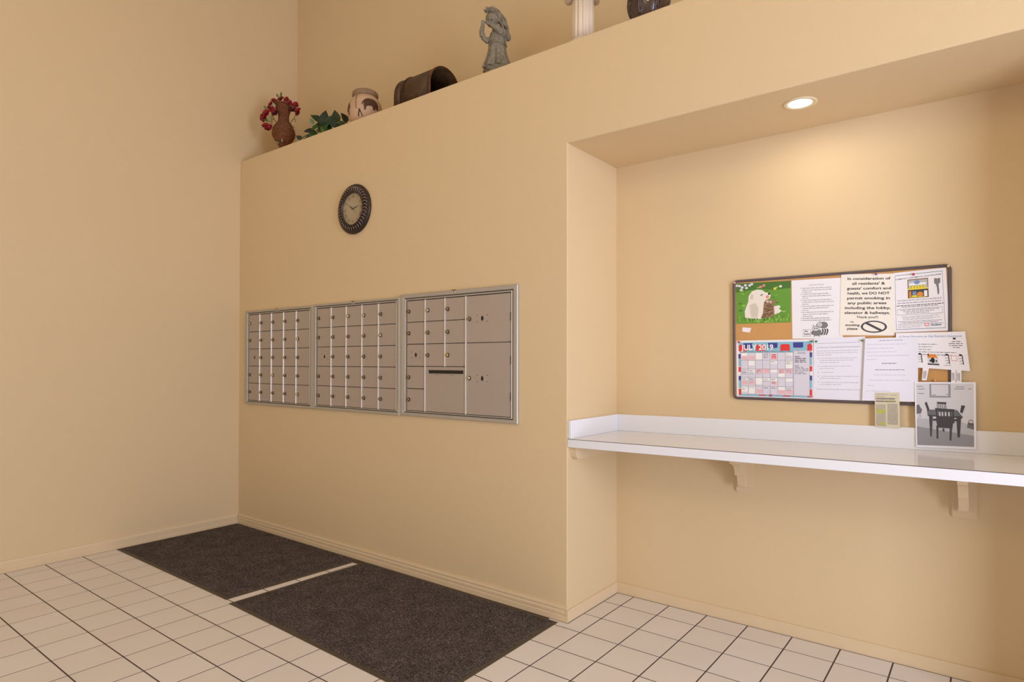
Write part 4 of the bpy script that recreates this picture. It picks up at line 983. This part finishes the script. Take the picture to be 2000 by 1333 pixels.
# -- clay pot with brown elephants
M_CLAY = mat('clay_cream', (206, 172, 140), 0.6, bump=(50, 0.1), var=(12, 0.6, (192, 154, 122)))
M_RIM = mat('clay_rim', (128, 96, 68), 0.5, var=(30, 0.7, (158, 130, 102))); M_ELE = mat('painted_brown', (76, 42, 20), 0.55)
pt = thing('clay_pot', (1.414, 0.135, H), 'round cream clay pot painted with brown elephants, beside the ivy', 'pot', rz=RZ)
pc = [(0.060,0.0),(0.085,0.015),(0.108,0.050),(0.1185,0.095),(0.117,0.130),(0.108,0.165),(0.092,0.192),(0.080,0.204),(0.078,0.212)]
pp_ = spline(pc, 8); b = MB(); b.lathe(pp_, seg=64, cap=False); b.lathe([(0,0.002),(0.06,0.002)], seg=32, cap=False); part('body', b, M_CLAY, pt)
b = MB(); b.lathe([(0.077,0.206),(0.088,0.212),(0.091,0.224),(0.089,0.238),(0.082,0.246),(0.072,0.244),(0.068,0.228),(0.070,0.200)], seg=56, cap=False); part('rim', b, M_RIM, pt)
def pot_r(z):
    for (r0, z0), (r1, z1) in zip(pp_, pp_[1:]):
        if z0 <= z <= z1: return r0+(r1-r0)*(z-z0)/max(1e-6, z1-z0)
    return pp_[-1][0]
def on_pot(t, z, off=0.0012): rr = pot_r(z)+off; return Vector((rr*math.sin(t), -rr*math.cos(t), z))
def decal(name, poly, t0, z0, sx, sz, m):
    """painted patch: fine grid clipped to a polygon, wrapped on the pot"""
    def inside(x, y):
        c_ = False; n_ = len(poly)
        for i in range(n_):
            (xa_, ya_), (xb_, yb_) = poly[i], poly[(i+1) % n_]
            if (ya_ > y) != (yb_ > y) and x < (xb_-xa_)*(y-ya_)/(yb_-ya_)+xa_: c_ = not c_
        return c_
    N = 44; mb = MB(); 
    for i in range(N):
        for j in range(N):
            if inside((i+0.5)/N, (j+0.5)/N):
                q = [on_pot(t0+(u/N-0.5)*sx, z0+(w/N-0.5)*sz) for u, w in ((i,j),(i+1,j),(i+1,j+1),(i,j+1))]; mb.add(q, [(0,1,2,3)], 0, True)
    part(name, mb, m, pt)
ELE = [(0.0,0.45),(0.03,0.40),(0.07,0.46),(0.10,0.60),(0.12,0.50),(0.13,0.0),(0.22,0.0),(0.24,0.10),(0.27,0.28),(0.33,0.32),(0.40,0.34),(0.52,0.36),(0.60,0.30),(0.64,0.08),(0.76,0.06),(0.80,0.30),(0.86,0.10),(0.95,0.12),(0.98,0.50),(0.92,0.80),(0.75,0.97),(0.50,1.0),(0.30,0.98),(0.14,0.85),(0.04,0.66)]
decal('painted_elephant', ELE, 0.55, 0.125, 1.05, 0.085, M_ELE)
decal('painted_elephant', [(1-x, y) for x, y in ELE], -1.30, 0.110, 1.05, 0.095, M_ELE)
decal('painted_triangle', [(0,0),(0.35,1),(0.5,1),(1,0),(0.8,0),(0.55,0.55),(0.4,0.5),(0.25,0)], -0.08, 0.066, 0.34, 0.05, M_ELE)
b = MB()
for k in range(8):
    for s in (0, 1):
        c_ = on_pot(-0.42+0.07*s+0.012*k, 0.190-0.013*k-0.005*s, 0.0004); b.ball(c_, 0.0030, 0, 8, 5)
part('painted_dot', b, M_ELE, pt)['kind'] = 'stuff'

# -- old rural mailbox lying open
M_RUST = mat('rusty_steel', (98, 78, 52), 0.55, 0.35, bump=(60, 0.4), var=(16, 0.9, (62, 36, 20)))
M_RUSTD = mat('rust_dark', (58, 32, 20), 0.7, 0.2, var=(20, 0.8, (84, 44, 22)))
mbx = thing('old_mailbox', (1.92, 0.19, H), 'rusty arched rural mailbox lying open at its right end', 'mailbox')
def arch(R_, hs, n=20): return [(-R_, 0), (-R_, hs)]+[(-R_*math.cos(PI*k/n), hs+R_*math.sin(PI*k/n)) for k in range(1, n)]+[(R_, hs), (R_, 0)]
def arch_shell(x0, x1, R0, R1, hs0, hs1, th, cy_, zb=0.0):
    m = MB(); A0, A1, B0, B1 = arch(R0, hs0), arch(R1, hs1), arch(R0-th, hs0), arch(R1-th, hs1); n_ = len(A0)
    vs = [(x0, cy_+p[0], H+zb+p[1]) for p in A0]+[(x1, cy_+p[0], H+zb+p[1]) for p in A1]+[(x0, cy_+p[0], H+zb+p[1]+(0.0)) for p in B0]+[(x1, cy_+p[0], H+zb+p[1]) for p in B1]
    fs = []
    for i in range(n_-1): fs += [(i, n_+i, n_+i+1, i+1), (2*n_+i+1, 3*n_+i+1, 3*n_+i, 2*n_+i), (i+1, 2*n_+i+1, 2*n_+i, i), (n_+i, 3*n_+i, 3*n_+i+1, n_+i+1)]
    fs += [(0, 2*n_, 3*n_, n_), (n_-1, 2*n_-1, 4*n_-1, 3*n_-1)]
    return m.add(vs, fs, 0, True)
part('shell', arch_shell(1.850, 2.135, 0.136, 0.136, 0.100, 0.100, 0.003, 0.19), M_RUST, mbx)
part('end_rim', arch_shell(2.117, 2.138, 0.1395, 0.1395, 0.100, 0.100, 0.0034, 0.19), mat('rust_orange', (132, 78, 40), 0.6, 0.2, var=(30, 0.8, (70, 40, 24))), mbx)
part('bottom', MB().box(1.850, 2.135, 0.057, 0.323, H+0.0015, H+0.006), M_RUSTD, mbx)
m = MB(); A = arch(0.133, 0.100); m.prism([(0.19+p[0], H+p[1]) for p in A], 'x', 1.853, 1.856); part('back_plate', m, M_RUSTD, mbx)
part('door_cap', arch_shell(1.815, 1.862, 0.148, 0.139, 0.088, 0.090, 0.003, 0.19), M_RUST, mbx)
m = MB(); m.tube([(1.880, 0.19-0.138*math.cos(a), H+0.100+0.138*math.sin(a)) for a in [PI*k/16 for k in range(17)]], 0.004, 6); part('crease', m, M_RUSTD, mbx)

# -- garden statue: girl calling with raised hands
M_STONE = mat('grey_stone', (152, 142, 122), 0.75, bump=(180, 0.35), var=(60, 0.8, (104, 95, 82)))
M_STONED = mat('eye_socket_shade', (88, 82, 74), 0.8)  # dark grey paints the shade of the recessed eyes
st = thing('garden_statue', (2.615, 0.134, H), 'grey stone figurine of a long-haired girl with hands raised to her mouth', 'statue', rz=RZ)
def sp(x, y, d=0.0): return Vector(((x-500)*0.000315, d, 0.072+(1275-y)*0.000325+d*0.5))
def remeshed(name, mb, vox, m, par, smooth=2):
    """fuse overlapping shapes into one continuous carved surface"""
    me0 = mesh_of('tmp', mb, m, (0,0,0)); o = bpy.data.objects.new('tmp', me0); COL.objects.link(o)
    md = o.modifiers.new('r', 'REMESH'); md.mode = 'VOXEL'; md.voxel_size = vox; md.use_smooth_shade = True
    sm = o.modifiers.new('s', 'SMOOTH'); sm.iterations = smooth; sm.factor = 0.5
    dg = bpy.context.evaluated_depsgraph_get(); me = bpy.data.meshes.new_from_object(o.evaluated_get(dg))
    bpy.data.objects.remove(o); bpy.data.meshes.remove(me0); me.name = name
    me.materials.clear(); me.materials.append(m); zs = [q.co.z for q in me.vertices]
    return link(name, me, (0,0,0), par)
b = MB()
skirt = [(0.0,0.066),(0.076,0.066),(0.080,0.072),(0.070,0.098),(0.060,0.130),(0.054,0.165),(0.050,0.198),(0.047,0.208),(0.0,0.212)]
b.lathe(skirt, (-0.010, 0, 0), 72, fn=lambda t, z, r: r*(1+(0.15*math.cos(9*t+0.6)+0.05*math.cos(5*t))*max(0, min(1, (0.215-z)/0.12))))
b.lathe([(0.0,0.200),(0.049,0.200),(0.051,0.215),(0.050,0.245),(0.046,0.272),(0.034,0.292),(0.018,0.300),(0.0,0.302)], (-0.005, 0, 0), 40)
b.tube([sp(440,600,0), sp(420,520,-0.006), sp(400,470,-0.01)], 0.016, 14)                # neck
b.ball(sp(380,385,-0.012), (0.040,0.040,0.046))                                          # head
b.ball(sp(300,440,-0.040), (0.014,0.014,0.012)); b.ball(sp(345,455,-0.042), (0.016,0.012,0.013)); b.ball(sp(285,415,-0.046), (0.008,0.010,0.008))
b.tube([sp(380,740,0.0), sp(285,770,-0.018), sp(200,700,-0.030)], [0.019,0.017,0.015], 12)  # image-left arm
b.tube([sp(200,700,-0.030), sp(190,600,-0.038), sp(208,500,-0.044)], [0.016,0.0145,0.011], 12)
b.ball(sp(210,470,-0.046), (0.010,0.008,0.015))
for k, (dx, L) in enumerate(((-14,60),(-2,74),(10,68),(20,54))): b.tube([sp(208+dx,470,-0.047), sp(206+dx*1.2,470-L*0.6,-0.050), sp(212+dx*1.1,470-L,-0.050)], [0.0042,0.0040,0.0032], 8)
b.tube([sp(228,480,-0.046), sp(245,450,-0.052), sp(250,425,-0.054)], [0.0045,0.004,0.0034], 8)
b.tube([sp(600,620,0.0), sp(590,640,-0.030), sp(560,625,-0.050)], [0.022,0.023,0.022], 12)  # image-right arm, forearm across to the mouth
b.tube([sp(570,630,-0.048), sp(470,540,-0.062), sp(360,470,-0.066)], [0.023,0.019,0.014], 12)
b.ball(sp(335,455,-0.066), (0.016,0.008,0.012))
for k, dy in enumerate((-22,-8,6,20)): b.tube([sp(330,455+dy*0.8,-0.068), sp(295,440+dy,-0.068), sp(272,432+dy*1.1,-0.062)], [0.0042,0.0040,0.0032], 8)
b.tube([sp(350,440,-0.064), sp(335,412,-0.062), sp(318,396,-0.058)], [0.0046,0.004,0.0034], 8)
for (x, y) in ((330,1240),(520,1215)): b.ball(sp(x, y+30, -0.045), (0.020,0.026,0.012))
remeshed('figure', b, 0.0026, M_STONE, st, 1)
b = MB(); b.lathe([(0.0,0.0),(0.082,0.0),(0.086,0.010),(0.080,0.040),(0.078,0.066),(0.0,0.068)], seg=48); part('base', b, M_STONE, st)
hb = MB(); r = random.Random(3)
for k in range(17):
    q = k/16; a = -0.6+2.9*q
    p0 = sp(345+150*q, 225+40*abs(q-0.4), -0.035+0.075*q); d_ = -0.035+0.07*r.random()
    pts = [p0, sp(430+130*q, 290+30*r.random(), d_+0.012), sp(520+95*q, 400+40*r.random(), d_+0.016), sp(560+110*q, 540+30*r.random(), d_+0.020), sp(610+90*q, 660+50*r.random(), d_+0.018), sp(620+80*q, 745+30*r.random(), d_+0.012)]
    pts = [Vector(p)+Vector((0.006*math.sin(j*2.4+k), 0.004*math.cos(j*2.1+k*2), 0.003*math.cos(j*2+k))) for j, p in enumerate(pts)]
    hb.tube(spline([tuple(p) for p in pts], 4), [0.0055]*6+[0.0065]*9+[0.0055]*5+[0.003], 7)
hb.ball(sp(425,330,0.012), (0.042,0.036,0.046)); hb.ball(sp(405,255,-0.006), (0.034,0.034,0.022))
remeshed('hair', hb, 0.0018, M_STONE, st, 0)
for i, (x, y, d_) in enumerate(((300,215,-0.045),(345,205,-0.048),(390,215,-0.046),(430,245,-0.044),(465,285,-0.040),(270,240,-0.030))):
    b = MB(); c_ = sp(x, y, d_)
    for k in range(5):
        a = 2*PI*k/5; b.ball(c_+Vector((0.0075*math.cos(a), -0.002, 0.0075*math.sin(a))), 0.0055, 0, 8, 6)
    b.ball(c_+Vector((0,-0.005,0)), 0.0035, 0, 8, 6); part('wreath_flower', b, M_STONE, st)
for (x, y, dv) in ((360,205,(0.2,-0.2,1)),(310,200,(-0.7,-0.2,0.7)),(280,225,(-1,-0.2,0.2)),(385,200,(0.5,-0.2,0.8))):
    b = MB(); leaf(b, sp(x, y, -0.04), 0.022, 0.010, dv, (0,-1,0.2)); part('wreath_leaf', b, M_STONE, st)
for (x, y) in ((372,388),(300,392)): b = MB(); b.ball(sp(x, y, -0.050 if x > 330 else -0.046), (0.0055,0.003,0.0042), 0, 10, 6); part('eye', b, M_STONED, st)
b = MB(); b.tube([Vector((-0.006+0.052*math.cos(2*PI*k/36), 0.052*math.sin(2*PI*k/36), 0.206)) for k in range(36)], 0.0035, 8, closed=True); part('belt', b, M_STONE, st)
b = MB()
for k in range(9):
    x = 350+32*k; b.tube([sp(x+20, 640+10*abs(k-4), -0.043+0.002*abs(k-4)**1.3), sp(x+12*math.sin(k), 740, -0.048+0.0016*abs(k-4)**1.5), sp(x-20+6*k, 850, -0.047+0.0016*abs(k-4)**1.5)], 0.0028, 6)
part('bodice_fold', b, M_STONE, st)['kind'] = 'stuff'

# -- cream column with scroll capital
M_CREAM = mat('cream_plaster', (238, 224, 204), 0.6, bump=(40, 0.1), var=(10, 0.5, (228, 208, 190)))
cl = thing('plaster_column', (3.188, 0.130, H), 'cream fluted plaster column with a scroll capital on the ledge', 'column', rz=RZ)
b = MB(); b.lathe([(0.0,0.0),(0.082,0.0),(0.082,0.022),(0.074,0.026),(0.074,0.036),(0.066,0.042),(0.062,0.050),(0.0,0.050)], seg=48); part('base', b, M_CREAM, cl)
b = MB(); NF = 14
def flute(t, z, r):
    q = (t*NF/(2*PI)+0.5) % 1.0
    return r-0.0065*max(0.0, 1-((q-0.5)/0.30)**2)
b.lathe([(0.060,0.050),(0.0585,0.12),(0.057,0.270)], seg=NF*12, fn=flute); part('shaft', b, M_CREAM, cl)
b = MB(); b.lathe([(0.058,0.269),(0.064,0.273),(0.066,0.281),(0.060,0.287),(0.070,0.310),(0.0,0.311)], seg=48, cap=False); b.bbox(-0.085, 0.085, -0.075, 0.075, 0.309, 0.337, 0.004, 2); part('capital', b, M_CREAM, cl)
for s in (-1, 1):
    b = MB(); c_ = Vector((s*0.072, 0, 0.292))
    b.tube(spline([(c_.x+s*(0.027-0.0022*k)*math.cos(1.6-k*0.62), -0.05, c_.z+(0.027-0.0022*k)*math.sin(1.6-k*0.62)) for k in range(12)], 3), 0.0045, 8)
    Ry = Matrix.Rotation(PI/2, 4, 'X'); b.lathe([(0.0,-0.055),(0.020,-0.055),(0.0225,-0.05),(0.020,0.0),(0.0225,0.05),(0.020,0.055),(0.0,0.055)], c_, 28, M=Ry)
    part('volute', b, M_CREAM, cl)

# -- dark carved urn
M_URN = mat('dark_urn_glaze', (58, 44, 40), 0.30, bump=(60, 0.2), var=(14, 0.8, (84, 62, 54)), coat=0.3)
M_URNL = mat('urn_cream', (226, 204, 150), 0.5)  # cream colour of the medallion itself
ur = thing('carved_urn', (3.560, 0.130, H), 'dark brown glazed urn with carved swirls, next to the plaster column', 'urn', rz=RZ)
uc = [(0.050,0.0),(0.056,0.006),(0.072,0.028),(0.090,0.065),(0.0985,0.110),(0.098,0.150),(0.088,0.195),(0.066,0.228),(0.050,0.245),(0.052,0.262),(0.060,0.270)]
up_ = spline(uc, 6); b = MB(); b.lathe(up_, seg=72, cap=False); b.lathe([(0,0.002),(0.05,0.002)], seg=24, cap=False); part('body', b, M_URN, ur)
def on_urn(t, z, off):
    rr = uc[-1][0]
    for (r0, z0), (r1, z1) in zip(up_, up_[1:]):
        if z0 <= z <= z1: rr = r0+(r1-r0)*(z-z0)/max(1e-6, z1-z0); break
    return ((rr+off)*math.sin(t), -(rr+off)*math.cos(t), z)
for k in range(7):
    for f in range(4):
        b = MB(); t0 = k*2*PI/7+0.1; pts = []
        for i in range(14):
            q = i/13; pts.append(on_urn(t0+(0.05+0.13*f)*(1-q)+0.62*q*q+0.10*f*q, 0.035+0.020*f+0.085*math.sin(q*PI*0.62), 0.001))
        b.tube(pts, [0.002+0.0058*math.sin(PI*(i+0.5)/14) for i in range(14)], 6); part('carved_swirl', b, M_URN, ur)
b = MB(); vs = [on_urn(-0.24+0.10*math.sin(2*PI*k/20)*(1.1 if k < 10 else 0.7), 0.098+0.020*math.cos(2*PI*k/20), 0.0075) for k in range(20)]
b.add(vs+[on_urn(-0.24, 0.098, 0.0085)], [(k, (k+1) % 20, 20) for k in range(20)], 0, True); part('pale_medallion', b, M_URNL, ur)
